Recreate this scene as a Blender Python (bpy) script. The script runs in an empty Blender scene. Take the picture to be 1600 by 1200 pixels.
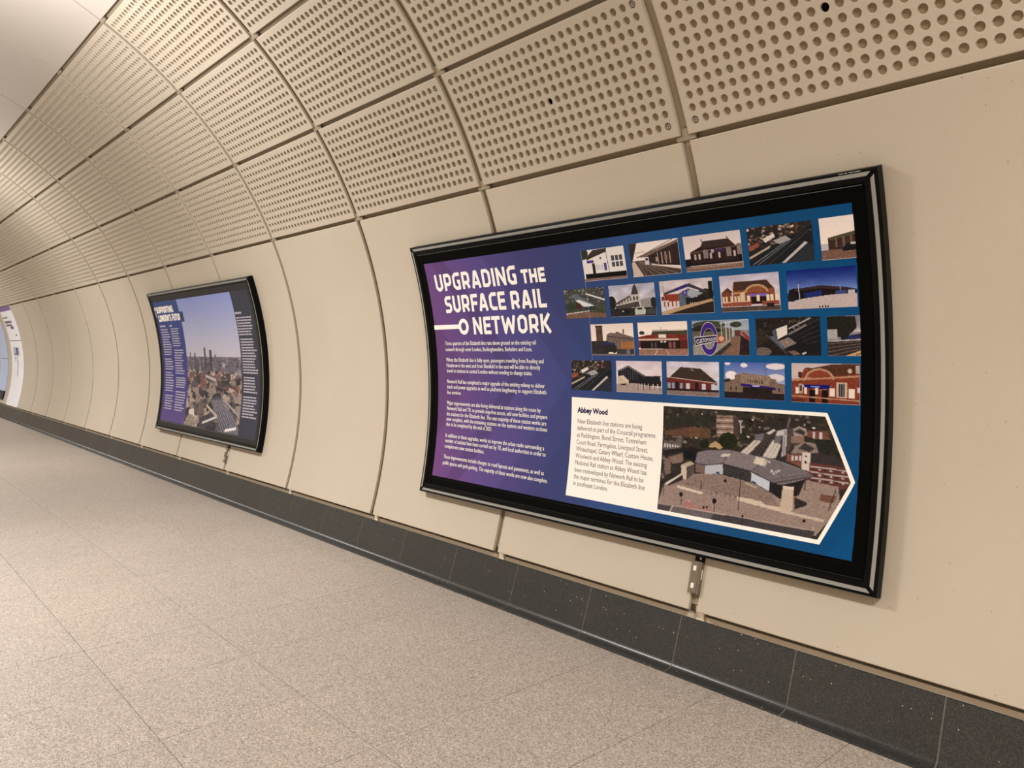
import bpy, math, random
import numpy as np
from mathutils import Matrix, Vector

random.seed(7)
rng = np.random.default_rng(11)
SC = bpy.context.scene
COL = SC.collection
PI = math.pi

# ------------------------------------------------------------------ camera
CAM_H = 1.5032
F_PX = 1203.23
YAW, PITCH, ROLL = 0.84339917, -0.04053389, 0.00341947
fw = Vector((-math.sin(YAW) * math.cos(PITCH), math.cos(YAW) * math.cos(PITCH), math.sin(PITCH)))
rt0 = Vector((math.cos(YAW), math.sin(YAW), 0.0))
up0 = rt0.cross(fw)
rt = rt0 * math.cos(ROLL) + up0 * math.sin(ROLL)
up = up0 * math.cos(ROLL) - rt0 * math.sin(ROLL)
cd = bpy.data.cameras.new('camera')
cd.sensor_fit = 'HORIZONTAL'
cd.sensor_width = 36.0
cd.lens = F_PX / 1600.0 * 36.0
cd.clip_start = 0.05
cam = bpy.data.objects.new('camera', cd)
cam.matrix_world = Matrix(((rt.x, up.x, -fw.x, 0), (rt.y, up.y, -fw.y, 0), (rt.z, up.z, -fw.z, CAM_H), (0, 0, 0, 1)))
COL.objects.link(cam)
SC.camera = cam

# ------------------------------------------------------------------ world, lamps, exposure
w = bpy.data.worlds.new('world')
w.use_nodes = True
w.node_tree.nodes['Background'].inputs[0].default_value = (1, 0.95, 0.88, 1)
w.node_tree.nodes['Background'].inputs[1].default_value = 0.02
SC.world = w

def area(name, loc, rot, size, sizey, energy, color):
    l = bpy.data.lights.new(name, 'AREA')
    l.shape = 'RECTANGLE'
    l.size, l.size_y = size, sizey
    l.energy = energy
    l.color = color
    o = bpy.data.objects.new(name, l)
    o.location = loc
    o.rotation_euler = rot
    COL.objects.link(o)
    return o

WARM = (1.0, 0.955, 0.90)
COOL = (1.0, 0.985, 0.97)
# uplighters along the middle of the passage washing the vault
for lx, e, eu, col in ((1.1, 0.82, 1.35, WARM), (-5.6, 0.93, 1.0, COOL), (-12.3, 0.80, 0.95, COOL), (-19.0, 0.6, 0.8, COOL), (-25.7, 0.8, 0.8, COOL)):
    area('uplighter', (lx, 0.1, 2.85), (PI, 0, 0), 0.8, 0.35, 104 * e * eu, col)
    area('downlighter', (lx, 0.0, 4.0), (0, 0, 0), 1.4, 0.35, 235 * e, col)

SC.view_settings.view_transform = 'Standard'
SC.view_settings.look = 'None'
SC.view_settings.gamma = 1.0
SC.view_settings.use_curve_mapping = False
SC.view_settings.exposure = 0.0
SC.cycles.use_denoising = True
SC.cycles.diffuse_bounces = 6
SC.cycles.sample_clamp_indirect = 4.0

# ------------------------------------------------------------------ tunnel numbers
YC, ZC, RAD = 0.02304, 1.24019, 3.13664
RING = 1.431
RX0 = -0.67408
def ring_x(k): return RX0 - RING * k
GAP = 0.044                        # joint between rings
H = [23.07, 35.31, 47.61, 59.93]    # longitudinal joints, degrees
HG = 0.50                          # their width, degrees
TH_BOT = -17.53
J0, J1 = -3, 21                    # bays built
XE0, XE1 = ring_x(J0), ring_x(J1)   # right and left end of the tunnel

def cyl(x, th, d=0.0):
    a = math.radians(th)
    return (x, YC + (RAD - d) * math.cos(a), ZC + (RAD - d) * math.sin(a))

# ------------------------------------------------------------------ helpers
def lin(c):
    c = np.asarray(c, float) / 255.0
    return np.where(c <= 0.04045, c / 12.92, ((c + 0.055) / 1.055) ** 2.4)

def mesh_obj(name, verts, faces, mat, parent=None, smooth=False, mats=None, midx=None):
    me = bpy.data.meshes.new(name)
    me.from_pydata([tuple(v) for v in verts], [], [tuple(f) for f in faces])
    for m in (mats or [mat]):
        me.materials.append(m)
    if midx is not None:
        me.polygons.foreach_set('material_index', midx)
    if smooth:
        me.polygons.foreach_set('use_smooth', [True] * len(me.polygons))
    me.update()
    o = bpy.data.objects.new(name, me)
    COL.objects.link(o)
    if parent: o.parent = parent
    return o

def copy_obj(o, parent=None, **kw):
    c = o.copy()
    COL.objects.link(c)
    c.parent = parent
    for k, v in kw.items(): setattr(c, k, v)
    return c

def tag(o, label, cat=None, group=None, kind=None):
    if label: o['label'] = label
    if cat: o['category'] = cat
    if group: o['group'] = group
    if kind: o['kind'] = kind
    return o

def empty(name, loc):
    o = bpy.data.objects.new(name, None)
    o.empty_display_size = 0.2
    o.location = loc
    COL.objects.link(o)
    return o

class MB:
    """collects vertices and faces of one mesh"""
    def __init__(s): s.v, s.f, s.m = [], [], []
    def add(s, vs, fs, mi=0):
        n = len(s.v)
        s.v += list(vs)
        s.f += [tuple(i + n for i in f) for f in fs]
        s.m += [mi] * len(fs)
    def box(s, x0, x1, y0, y1, z0, z1, mi=0):
        vs = [(x, y, z) for x in (x0, x1) for y in (y0, y1) for z in (z0, z1)]
        s.add(vs, [(0, 1, 3, 2), (4, 6, 7, 5), (0, 4, 5, 1), (2, 3, 7, 6), (0, 2, 6, 4), (1, 5, 7, 3)], mi)
    def cbox(s, x0, x1, t0, t1, d0, d1, n=1, mi=0):
        """box bent round the tunnel: x, angle, height of its face (d1) and back (d0) in from the lining"""
        ts = np.linspace(t0, t1, n + 1)
        vs, fs = [], []
        for t in ts:
            vs += [cyl(x0, t, d0), cyl(x1, t, d0), cyl(x1, t, d1), cyl(x0, t, d1)]
        for i in range(n):
            a = 4 * i
            for k in range(4):
                b = (k + 1) % 4
                fs.append((a + k, a + b, a + 4 + b, a + 4 + k))
        fs += [(0, 3, 2, 1), (4 * n, 4 * n + 1, 4 * n + 2, 4 * n + 3)]
        s.add(vs, fs, mi)
    def build(s, name, mat, parent=None, smooth=False, mats=None):
        return mesh_obj(name, s.v, s.f, mat, parent, smooth, mats, s.m if mats else None)

# ------------------------------------------------------------------ materials
def new_mat(name):
    m = bpy.data.materials.new(name)
    m.use_nodes = True
    nt = m.node_tree
    return m, nt, nt.nodes['Principled BSDF']

def plain(name, rgb, rough=0.5, spec=0.5, metal=0.0, srgb=True, noise=0.0, nscale=30, bump=0.0):
    m, nt, b = new_mat(name)
    c = lin(rgb) if srgb else rgb
    b.inputs['Base Color'].default_value = (*c, 1)
    b.inputs['Roughness'].default_value = rough
    b.inputs['Specular IOR Level'].default_value = spec
    b.inputs['Metallic'].default_value = metal
    if noise or bump:
        tc = nt.nodes.new('ShaderNodeTexCoord')
        nz = nt.nodes.new('ShaderNodeTexNoise')
        nz.inputs['Scale'].default_value = nscale
        nz.inputs['Detail'].default_value = 5
        nt.links.new(tc.outputs['Object'], nz.inputs['Vector'])
        if noise:
            cr = nt.nodes.new('ShaderNodeValToRGB')
            cr.color_ramp.elements[0].position = 0.3
            cr.color_ramp.elements[1].position = 0.7
            cr.color_ramp.elements[0].color = (*(c * (1 - noise)), 1)
            cr.color_ramp.elements[1].color = (*np.minimum(c * (1 + noise), 1), 1)
            nt.links.new(nz.outputs['Fac'], cr.inputs['Fac'])
            nt.links.new(cr.outputs['Color'], b.inputs['Base Color'])
        if bump:
            bp = nt.nodes.new('ShaderNodeBump')
            bp.inputs['Strength'].default_value = bump
            bp.inputs['Distance'].default_value = 0.002
            nt.links.new(nz.outputs['Fac'], bp.inputs['Height'])
            nt.links.new(bp.outputs['Normal'], b.inputs['Normal'])
    return m

def speckled(name, base, var, rough, spec, scale, dark, light, obj_var=0.04, spk_scale=60, spk_r=0.06, spk_t=0.6, spk_col=None, blotch=0.05, blotch_scale=1.2):
    """cast concrete / stone: large soft blotches, fine grain, sparse specks, slight change from piece to piece"""
    m, nt, b = new_mat(name)
    L = nt.links.new
    N = nt.nodes.new
    base = np.asarray(base, float)
    geo = N('ShaderNodeNewGeometry')
    oi = N('ShaderNodeObjectInfo')
    # big blotches
    n1 = N('ShaderNodeTexNoise'); n1.inputs['Scale'].default_value = blotch_scale; n1.inputs['Detail'].default_value = 3
    L(geo.outputs['Position'], n1.inputs['Vector'])
    mr = N('ShaderNodeMapRange'); mr.inputs[1].default_value = 0.25; mr.inputs[2].default_value = 0.75
    mr.inputs[3].default_value = 1 - blotch; mr.inputs[4].default_value = 1 + blotch
    L(n1.outputs['Fac'], mr.inputs[0])
    # per piece
    mo = N('ShaderNodeMapRange'); mo.inputs[3].default_value = 1 - obj_var; mo.inputs[4].default_value = 1 + obj_var
    L(oi.outputs['Random'], mo.inputs[0])
    mul = N('ShaderNodeMath'); mul.operation = 'MULTIPLY'
    L(mr.outputs[0], mul.inputs[0]); L(mo.outputs[0], mul.inputs[1])
    # grain
    vo = N('ShaderNodeTexVoronoi'); vo.inputs['Scale'].default_value = scale
    L(geo.outputs['Position'], vo.inputs['Vector'])
    sep = N('ShaderNodeSeparateColor'); L(vo.outputs['Color'], sep.inputs[0])
    cr = N('ShaderNodeValToRGB')
    e = cr.color_ramp.elements
    e[0].position = 0.0; e[0].color = (*lin(dark), 1)
    e[1].position = 1.0; e[1].color = (*lin(light), 1)
    x = e.new(0.28); x.color = (*lin(base - var), 1)
    x = e.new(0.72); x.color = (*lin(base + var), 1)
    L(sep.outputs[0], cr.inputs['Fac'])
    hsv = N('ShaderNodeHueSaturation')
    L(cr.outputs['Color'], hsv.inputs['Color']); L(mul.outputs[0], hsv.inputs['Value'])
    last = hsv.outputs['Color']
    if spk_col is not None:
        v2 = N('ShaderNodeTexVoronoi'); v2.inputs['Scale'].default_value = spk_scale
        L(geo.outputs['Position'], v2.inputs['Vector'])
        lt = N('ShaderNodeMath'); lt.operation = 'LESS_THAN'; lt.inputs[1].default_value = spk_r
        L(v2.outputs['Distance'], lt.inputs[0])
        s2 = N('ShaderNodeSeparateColor'); L(v2.outputs['Color'], s2.inputs[0])
        gt = N('ShaderNodeMath'); gt.operation = 'GREATER_THAN'; gt.inputs[1].default_value = spk_t
        L(s2.outputs[1], gt.inputs[0])
        mm = N('ShaderNodeMath'); mm.operation = 'MULTIPLY'
        L(lt.outputs[0], mm.inputs[0]); L(gt.outputs[0], mm.inputs[1])
        mx = N('ShaderNodeMix'); mx.data_type = 'RGBA'
        L(mm.outputs[0], mx.inputs[0]); L(last, mx.inputs[6])
        mx.inputs[7].default_value = (*lin(spk_col), 1)
        last = mx.outputs[2]
    L(last, b.inputs['Base Color'])
    b.inputs['Roughness'].default_value = rough
    b.inputs['Specular IOR Level'].default_value = spec
    return m

M_PANEL = speckled('cast_panel', (190, 179, 162), 2, 0.62, 0.3, 900, (187, 176, 159), (194, 183, 166), obj_var=0.025,
                   spk_scale=17, spk_r=0.042, spk_t=0.2, spk_col=(150, 134, 112), blotch=0.03, blotch_scale=1.5)
M_CEIL = speckled('ceiling_panel', (190, 182, 172), 2, 0.6, 0.3, 900, (187, 179, 169), (193, 185, 175), obj_var=0.015, blotch=0.02)
M_BACK = plain('joint_lining', (160, 146, 124), 0.8, 0.1)
M_STRIP = plain('joint_strip', (168, 154, 133), 0.6, 0.2)
M_CUP = plain('acoustic_felt', (150, 134, 110), 0.95, 0.05, noise=0.12, nscale=300)
M_CUPB = plain('open_hole', (18, 14, 10), 0.95, 0.0)
M_CLIP = plain('joint_clip', (158, 144, 124), 0.6, 0.3)
M_METAL = plain('screw_steel', (176, 170, 160), 0.35, 0.5, 0.8)
M_FLOOR = speckled('floor_stone', (163, 152, 142), 9, 0.5, 0.3, 230, (116, 106, 97), (200, 189, 178), obj_var=0.018, blotch=0.025, blotch_scale=1.4)
M_GROUT = plain('floor_grout', (142, 132, 122), 0.9, 0.1)
M_SKIRT = speckled('dark_granite', (47, 47, 46), 4, 0.31, 0.5, 400, (31, 31, 31), (80, 78, 75), obj_var=0.08,
                   spk_scale=38, spk_r=0.085, spk_col=(205, 198, 180), blotch=0.07, blotch_scale=3.0)
M_SGROUT = plain('skirting_grout', (112, 106, 97), 0.9, 0.1)
M_TRIM = plain('beige_trim', (226, 214, 194), 0.5, 0.3)
M_BLACK = plain('black_frame', (8, 8, 8), 0.3, 0.10)
M_SIDE = plain('frame_side', (38, 34, 28), 0.45, 0.25)
M_BORD = plain('black_border', (7, 7, 6), 0.45, 0.03)
M_SILVER = plain('satin_aluminium', (142, 142, 137), 0.5, 0.4, 0.0)
M_WHITE = plain('print_white', (247, 243, 236), 0.5, 0.1)
M_NAVY = plain('print_navy', (40, 26, 78), 0.5, 0.1)
M_GREYTXT = plain('print_grey', (92, 88, 88), 0.5, 0.1)
M_SIGNW = plain('enamel_white', (248, 248, 254), 0.35, 0.3)
M_SIGNP = plain('enamel_purple', (122, 96, 160), 0.35, 0.3)
M_SIGNT = plain('enamel_dark', (70, 66, 80), 0.4, 0.2)
M_BLUE = plain('pale_blue_board', (196, 212, 246), 0.35, 0.3)
M_DKBLUE = plain('navy_plinth', (30, 34, 58), 0.4, 0.3)
M_BOXG = plain('grey_box', (118, 106, 92), 0.5, 0.3)
M_LABEL = plain('white_label', (240, 232, 216), 0.5, 0.2)

m, nt, b = new_mat('printed_vinyl')
va = nt.nodes.new('ShaderNodeVertexColor'); va.layer_name = 'Col'
nt.links.new(va.outputs['Color'], b.inputs['Base Color'])
b.inputs['Roughness'].default_value = 0.5
b.inputs['Specular IOR Level'].default_value = 0.1
M_PRINT = m

# ------------------------------------------------------------------ setting: floor
Y_TOE = 2.915
fl = MB()
fl.box(XE1, XE0, -2.95, 3.2, -0.10, -0.004)
FLOOR = tag(fl.build('floor', M_GROUT), None, kind='structure')
TILE = 0.5925
TX0, TY0 = -1.902, 2.115
def tile_mesh(name, sx, sy):
    g, c = 0.0012, 0.0010
    x0, x1, y0, y1 = g, sx - g, g, sy - g
    vs = [(x0, y0, -0.006), (x1, y0, -0.006), (x1, y1, -0.006), (x0, y1, -0.006),
          (x0, y0, -c), (x1, y0, -c), (x1, y1, -c), (x0, y1, -c),
          (x0 + c, y0 + c, 0), (x1 - c, y0 + c, 0), (x1 - c, y1 - c, 0), (x0 + c, y1 - c, 0)]
    fs = [(8, 9, 10, 11)]
    for k in range(4):
        a, b2 = k, (k + 1) % 4
        fs += [(a, b2, 4 + b2, 4 + a), (4 + a, 4 + b2, 8 + b2, 8 + a)]
    return vs, fs
first = {}
rest = MB()
for iy in range(-9, 3):
    y0 = TY0 + TILE * iy - TILE
    sy = TILE if iy < 2 else Y_TOE + 0.02 - y0
    for ix in range(-7, 50):
        x0 = TX0 - TILE * (ix + 1)
        if x0 < XE1 or x0 + TILE > XE0: continue
        if iy >= -2 and -3 <= ix <= 31 and y0 > -0.3:
            key = iy == 2
            if key not in first:
                vs, fs = tile_mesh('floor_tile', TILE, sy)
                o = mesh_obj('floor_tile', vs, fs, M_FLOOR, FLOOR)
                first[key] = o
            else:
                o = copy_obj(first[key], FLOOR)
            o.location = (x0, y0, random.uniform(-0.0003, 0.0003))
        elif y0 > -2.9:
            vs, fs = tile_mesh('t', TILE, sy)
            rest.add([(x + x0, y + y0, z) for x, y, z in vs], fs)
o = rest.build('distant_floor_tiles', M_FLOOR, FLOOR)
o['kind'] = 'stuff'

# ------------------------------------------------------------------ setting: lining behind the joints
def shell(name, t0, t1, d, mat, n):
    s = MB()
    ts = np.linspace(t0, t1, n + 1)
    vs = []
    for t in ts: vs += [cyl(XE1, t, d), cyl(XE0, t, d)]
    s.add(vs, [(2 * i, 2 * i + 2, 2 * i + 3, 2 * i + 1) for i in range(n)])
    return s.build(name, mat, smooth=True)
WALL = tag(shell('wall_right', -17.0, H[3], -0.037, M_BACK, 60), None, kind='structure')
CEIL = tag(shell('ceiling', H[3], 180 - H[3], -0.037, M_BACK, 40), None, kind='structure')
tag(shell('wall_left', 180 - H[3], 203.5, 0.0, M_PANEL, 60), None, kind='structure')
for nm, xx in (('wall_far', XE1), ('wall_near', XE0)):
    e = MB()
    e.box(xx - 0.02, xx + 0.02, -3.2, 3.3, 0.0, 4.45)
    tag(e.build(nm, M_PANEL), None, kind='structure')

# ------------------------------------------------------------------ curved panels
def prof(L, e=0.004, back=0.019):
    return [(0, back), (0, e), (e * 0.3, e * 0.3), (e, 0)], [(L - e, 0), (L - e * 0.3, e * 0.3), (L, e), (L, back)]

def loc_cyl(x, t, d):
    a = math.radians(t)
    return (x, (RAD + d) * math.cos(a), (RAD + d) * math.sin(a))

def panel_mesh(name, W, T, nseg, mat, holes=False):
    """panel W wide, T degrees tall, centred on angle 0, with its x running from 0 to W; origin on the tunnel axis"""
    arc = math.radians(T) * RAD
    l, r = prof(W)
    bt, tp = prof(arc)
    todeg = lambda s: math.degrees((s - arc / 2) / RAD)
    mb = MB()
    if not holes:
        xs = l + r
        mid = [(s, 0) for s in np.linspace(0.004, arc - 0.004, nseg + 1)[1:-1]]
        ts = bt + mid + tp
    else:
        pit = 0.0536
        NX, NT = 25, 11
        ix0, ix1 = W / 2 - NX * pit / 2, W / 2 + NX * pit / 2
        tp_ = pit
        it0, it1 = arc / 2 - NT * tp_ / 2, arc / 2 + NT * tp_ / 2
        xs = l + [(ix0, 0), (ix1, 0)] + r
        ts = bt + [(s, 0) for s in np.linspace(it0, it1, NT * 4 + 1)] + tp
    nx, ntt = len(xs), len(ts)
    vs = []
    for (s, dt) in ts:
        for (x, dx) in xs:
            vs.append(loc_cyl(x, todeg(s), max(dx, dt)))
    fs = []
    for j in range(ntt - 1):
        for i in range(nx - 1):
            if holes and i == 4 and 4 <= j < 4 + NT * 4: continue
            a = j * nx + i
            fs.append((a, a + nx, a + nx + 1, a + 1))
    mb.add(vs, fs, 0)
    if holes:
        R0, dep = 0.0176, 0.0125
        n = 16
        ang = [2 * PI * k / n + PI / 4 for k in range(n)]
        sq = []
        for k in range(n):
            q, f = divmod(k, 4)
            cs = [(1, 1), (-1, 1), (-1, -1), (1, -1)]
            a, b2 = cs[q], cs[(q + 1) % 4]
            sq.append((a[0] + (b2[0] - a[0]) * f / 4, a[1] + (b2[1] - a[1]) * f / 4))
        for it in range(NT):
            for ix in range(NX):
                cx, cs_ = ix0 + (ix + 0.5) * pit, it0 + (it + 0.5) * tp_
                V = []
                for k in range(n): V.append(loc_cyl(cx + sq[k][0] * pit / 2, todeg(cs_ + sq[k][1] * pit / 2), 0))
                for rr, dd in ((R0 + 0.0012, 0), (R0, 0.0012), (R0 * 0.96, dep)):
                    for k in range(n): V.append(loc_cyl(cx + rr * math.cos(ang[k]), todeg(cs_ + rr * math.sin(ang[k])), dd))
                F = []
                for ring in range(3):
                    for k in range(n):
                        k2 = (k + 1) % n
                        F.append((ring * n + k, (ring + 1) * n + k, (ring + 1) * n + k2, ring * n + k2))
                mb.add(V, F, 0)
                centre = (ix == NX // 2 and it == NT // 2)
                mb.add(V[3 * n:], [tuple(reversed(range(n)))], 2 if centre else 1)
    me_o = mb.build(name, mat, None, False, [mat, M_CUP, M_CUPB])
    return me_o

W = RING - GAP
T_PLAIN = (H[0] - HG / 2) - TH_BOT
T_PERF = 12.27 - HG
T_CEIL = 180 - 2 * H[3] - HG
p_plain = panel_mesh('wall_panel', W, T_PLAIN, 30, M_PANEL)
p_perf = panel_mesh('perforated_panel', W, T_PERF, 0, M_PANEL, True)
p_ceil = panel_mesh('ceiling_panel', RING - 0.016, T_CEIL, 40, M_CEIL)
used = {}
def put(proto, parent, j, th):
    o = proto if proto.name not in used else copy_obj(proto)
    used[proto.name] = 1
    o.parent = parent
    o.location = (ring_x(j + 1) + (0.008 if proto is p_ceil else GAP / 2) + random.uniform(-0.002, 0.002), YC, ZC)
    o.rotation_euler = (math.radians(th + random.uniform(-0.02, 0.02)), 0, 0)
    return o

# screw head that sits in a corner hole
sm = MB()
def disc(mb, x, t, r, d, n=10, mi=0):
    vs = [loc_cyl(x + r * math.cos(2 * PI * k / n), t + math.degrees(r * math.sin(2 * PI * k / n) / RAD), d) for k in range(n)]
    return vs
a = disc(sm, 0, 0, 0.0105, 0.0122); b1 = disc(sm, 0, 0, 0.0105, 0.006); c1 = disc(sm, 0, 0, 0.005, 0.0055); d1 = disc(sm, 0, 0, 0.0045, 0.011)
n = 10
sv = a + b1 + c1 + d1
sf = []
for rg in range(3):
    for k in range(n):
        k2 = (k + 1) % n
        sf.append((rg * n + k, rg * n + k2, (rg + 1) * n + k2, (rg + 1) * n + k))
sf.append(tuple(range(3 * n, 4 * n)))
screw0 = mesh_obj('screw', sv, sf, M_METAL)
screw_used = False

ROWS = [(H[i] + H[i + 1]) / 2 for i in range(3)]
for j in range(J0, J1):
    if j != 13:
        put(p_plain, WALL, j, (H[0] - HG / 2 + TH_BOT) / 2)
    for ri, th in enumerate(ROWS):
        pn = put(p_perf, WALL, j, th)
        if ri == 0 and 0 <= j <= 3:
            dth = math.degrees(5 * 0.0536 / RAD)
            for sx in (W / 2 - 12 * 0.0536, W / 2 + 12 * 0.0536):
                for st in (-dth, dth):
                    s = screw0 if not screw_used else copy_obj(screw0)
                    screw_used = True
                    s.parent = pn
                    s.location = (sx, 0, 0)
                    s.rotation_euler = (math.radians(st), 0, 0)
    put(p_ceil, CEIL, j, 90)

# strips that close the joints between the rings
js = MB()
ts_ = np.linspace(-17.0, H[3] + 0.2, 50)
vs_ = []
for t in ts_: vs_ += [loc_cyl(-0.03, t, 0.025), loc_cyl(0.03, t, 0.025)]
js.add(vs_, [(2 * i, 2 * i + 2, 2 * i + 3, 2 * i + 1) for i in range(49)])
js0 = js.build('joint_strip', M_STRIP, WALL, True)
jc = MB()
vs_ = []
for t in np.linspace(H[3] + .25, 180 - H[3] - .25, 41): vs_ += [loc_cyl(-0.03, t, 0.012), loc_cyl(0.03, t, 0.012)]
jc.add(vs_, [(2 * i, 2 * i + 2, 2 * i + 3, 2 * i + 1) for i in range(40)])
jc0 = jc.build('joint_strip', M_CEIL, CEIL, True)
for k in range(J0 + 1, J1):
    for o0, par in ((js0, WALL), (jc0, CEIL)):
        o = o0 if k == J0 + 1 else copy_obj(o0, par)
        o.location = (ring_x(k), YC, ZC)

# cover clips in the crossings of the joints, and the small brackets under the panels
cl = MB()
def lbox(mb, x0, x1, t0, t1, d0, d1):
    vs = [loc_cyl(x, t, d) for x in (x0, x1) for d in (d0, d1) for t in (t0, t1)]
    mb.add(vs, [(0, 1, 3, 2), (4, 6, 7, 5), (0, 4, 5, 1), (2, 3, 7, 6), (0, 2, 6, 4), (1, 5, 7, 3)])
lbox(cl, -0.05, 0.05, -0.19, 0.19, 0.012, 0.027)
lbox(cl, -0.018, 0.018, -0.19, 0.75, 0.0125, 0.027)
clip0 = cl.build('joint_clip', M_CLIP, WALL)
k0 = True
for k in range(J0 + 1, J1):
    for h in H:
        o = clip0 if k0 else copy_obj(clip0, WALL)
        k0 = False
        o.location = (ring_x(k), YC, ZC)
        o.rotation_euler = (math.radians(h), 0, 0)
br = MB()
br.box(-0.004, 0.04, 3.049, 3.066, 0.2445, 0.31)
br0 = br.build('panel_bracket', M_TRIM, WALL)
for k in range(J0 + 1, J1):
    o = br0 if k == J0 + 1 else copy_obj(br0, WALL)
    o.location = (ring_x(k), 0, 0)

# ------------------------------------------------------------------ trim strip and skirting
tr = MB()
tv = [(3.0585, 0.20), (3.0585, 0.2425), (3.0630, 0.2630), (3.10, 0.2630), (3.10, 0.20)]
tr.add([(XE1, y, z) for y, z in tv] + [(XE0, y, z) for y, z in tv], [(i, (i + 1) % 5, 5 + (i + 1) % 5, 5 + i) for i in range(5)])
bk = MB(); bk.box(XE1, XE0, 3.10, 3.13, 0.20, 0.44)
bk.build('gap_lining', M_BACK, WALL)
tag(tr.build('trim_1', M_TRIM), None, kind='structure')
PRO = [(3.0585, 0.240), (3.0525, 0.2435), (3.0480, 0.240), *[(2.9792 - 0.0365 * (1 - math.cos(f)) - 0.0, 0.0465 - 0.0365 * math.sin(f) * 1.0) for f in np.linspace(0.3, 1.5, 8)], (2.9200, 0.0075), (2.9150, 0.0045), (2.9150, -0.003)]
# grout body behind the tiles
GP = [(y + 0.0008, z - 0.0006) for y, z in PRO] + [(3.2, -0.003), (3.2, 0.238)]
gb = MB()
for xx in (XE1, XE0):
    pass
nv = len(GP)
gb.add([(XE1, y, z) for y, z in GP] + [(XE0, y, z) for y, z in GP], [(i, (i + 1) % nv, nv + (i + 1) % nv, nv + i) for i in range(nv)])
BASE = tag(gb.build('baseboard_right', M_SGROUT), None, kind='structure')
SK = 0.5868
skv = [(0.0026, y, z) for y, z in PRO] + [(SK - 0.0026, y, z) for y, z in PRO]
q = len(PRO)
skf = [(i, i + 1, q + i + 1, q + i) for i in range(q - 1)]
skv += [(0.0026, y + 0.004, z - 0.003) for y, z in PRO] + [(SK - 0.0026, y + 0.004, z - 0.003) for y, z in PRO]
skf += [(i, 2 * q + i, 2 * q + i + 1, i + 1) for i in range(q - 1)] + [(q + i, q + i + 1, 3 * q + i + 1, 3 * q + i) for i in range(q - 1)]
sk0 = mesh_obj('skirting_tile', skv, skf, M_SKIRT, BASE)
k0 = True
for i in range(-7, 48):
    x = -1.602 - SK * (i + 1)
    if x < XE1 or x + SK > XE0: continue
    o = sk0 if k0 else copy_obj(sk0, BASE)
    k0 = False
    o.location = (x, 0, 0)
# kerb on the far side of the passage
kb = MB()
kb.box(XE1, XE0, -2.95, -2.84, -0.003, 0.24)
tag(kb.build('baseboard_left', M_SKIRT), None, kind='structure')

# ------------------------------------------------------------------ print helpers
# inks: colours as they look on the wall, turned into the reflectance of the printed sheet
ILL = np.array([1.02, 0.906, 0.736])
ILL_P = np.array([0.97, 0.84, 0.70])
def ink(c):
    return np.clip(lin(c) / ILL, 0.001, 0.95)
def ink_photo(c):
    return np.clip(lin(np.clip(c, 0, 255)) ** 1.32 / ILL_P, 0.001, 0.95)
def ink_sheet(c):
    return np.clip(lin(c) / ILL * np.array([0.77, 0.78, 0.64]), 0.001, 0.95)

def color_mesh(name, V, F, rgb, mat, parent):
    o = mesh_obj(name, V, F, mat, parent)
    at = o.data.color_attributes.new('Col', 'FLOAT_COLOR', 'POINT')
    buf = np.ones((len(V), 4), np.float32)
    buf[:, :3] = rgb
    at.data.foreach_set('color', buf.ravel())
    return o

def raster(name, x0, x1, t0, t1, d, img, parent, xr=None, ink=ink):
    """flat print bent to the wall: img[row from top][col], one colour per grid point"""
    nh, nw = img.shape[:2]
    u = np.linspace(0, 1, nw); v = np.linspace(0, 1, nh)
    th = np.radians(t1 + (t0 - t1) * v)
    X = np.empty((nh, nw)); src = img
    if xr is None:
        X[:] = x0 + (x1 - x0) * u
    else:
        src = np.empty_like(img)
        for i in range(nh):
            xe = xr(v[i])
            X[i] = x0 + (xe - x0) * u
            col = np.clip((X[i] - x0) / (x1 - x0) * (nw - 1), 0, nw - 1)
            a = np.floor(col).astype(int); bb = np.minimum(a + 1, nw - 1); f = (col - a)[:, None]
            src[i] = img[i, a] * (1 - f) + img[i, bb] * f
    Y = YC + (RAD - d) * np.cos(th)[:, None] + 0 * X
    Z = ZC + (RAD - d) * np.sin(th)[:, None] + 0 * X
    V = np.stack([X, Y, Z], -1).reshape(-1, 3)
    idx = np.arange(nh * nw).reshape(nh, nw)
    F = np.stack([idx[:-1, :-1], idx[1:, :-1], idx[1:, 1:], idx[:-1, 1:]], -1).reshape(-1, 4)
    return color_mesh(name, V.tolist(), F.tolist(), ink(src.reshape(-1, 3)), M_PRINT, parent)

def bent(name, polys, d, mat, parent):
    """list of (points, faces) in (x metres, degrees) bent to the wall"""
    mb = MB()
    for pts, fs in polys:
        mb.add([cyl(x, t, d) for x, t in pts], fs)
    return mb.build(name, mat, parent)

DEG = 180 / PI / (RAD - 0.052)      # degrees per metre up the wall

def text_poly(body, x0, tb, size, width=None, bold=0.0, sx=1.0, spacing=1.0):
    cu = bpy.data.curves.new('t', 'FONT')
    cu.body = body
    cu.size = size
    cu.offset = bold
    cu.resolution_u = 2
    cu.space_character = spacing
    ob = bpy.data.objects.new('t', cu)
    me = bpy.data.meshes.new_from_object(ob)
    P = [(v.co.x, v.co.y) for v in me.vertices]
    F = [tuple(p.vertices) for p in me.polygons]
    bpy.data.objects.remove(ob); bpy.data.curves.remove(cu); bpy.data.meshes.remove(me)
    if not P: return ([], [])
    mx = max(p[0] for p in P)
    if width: sx = width / mx
    return ([(x0 + x * sx, tb + y * DEG) for x, y in P], F)

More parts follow.
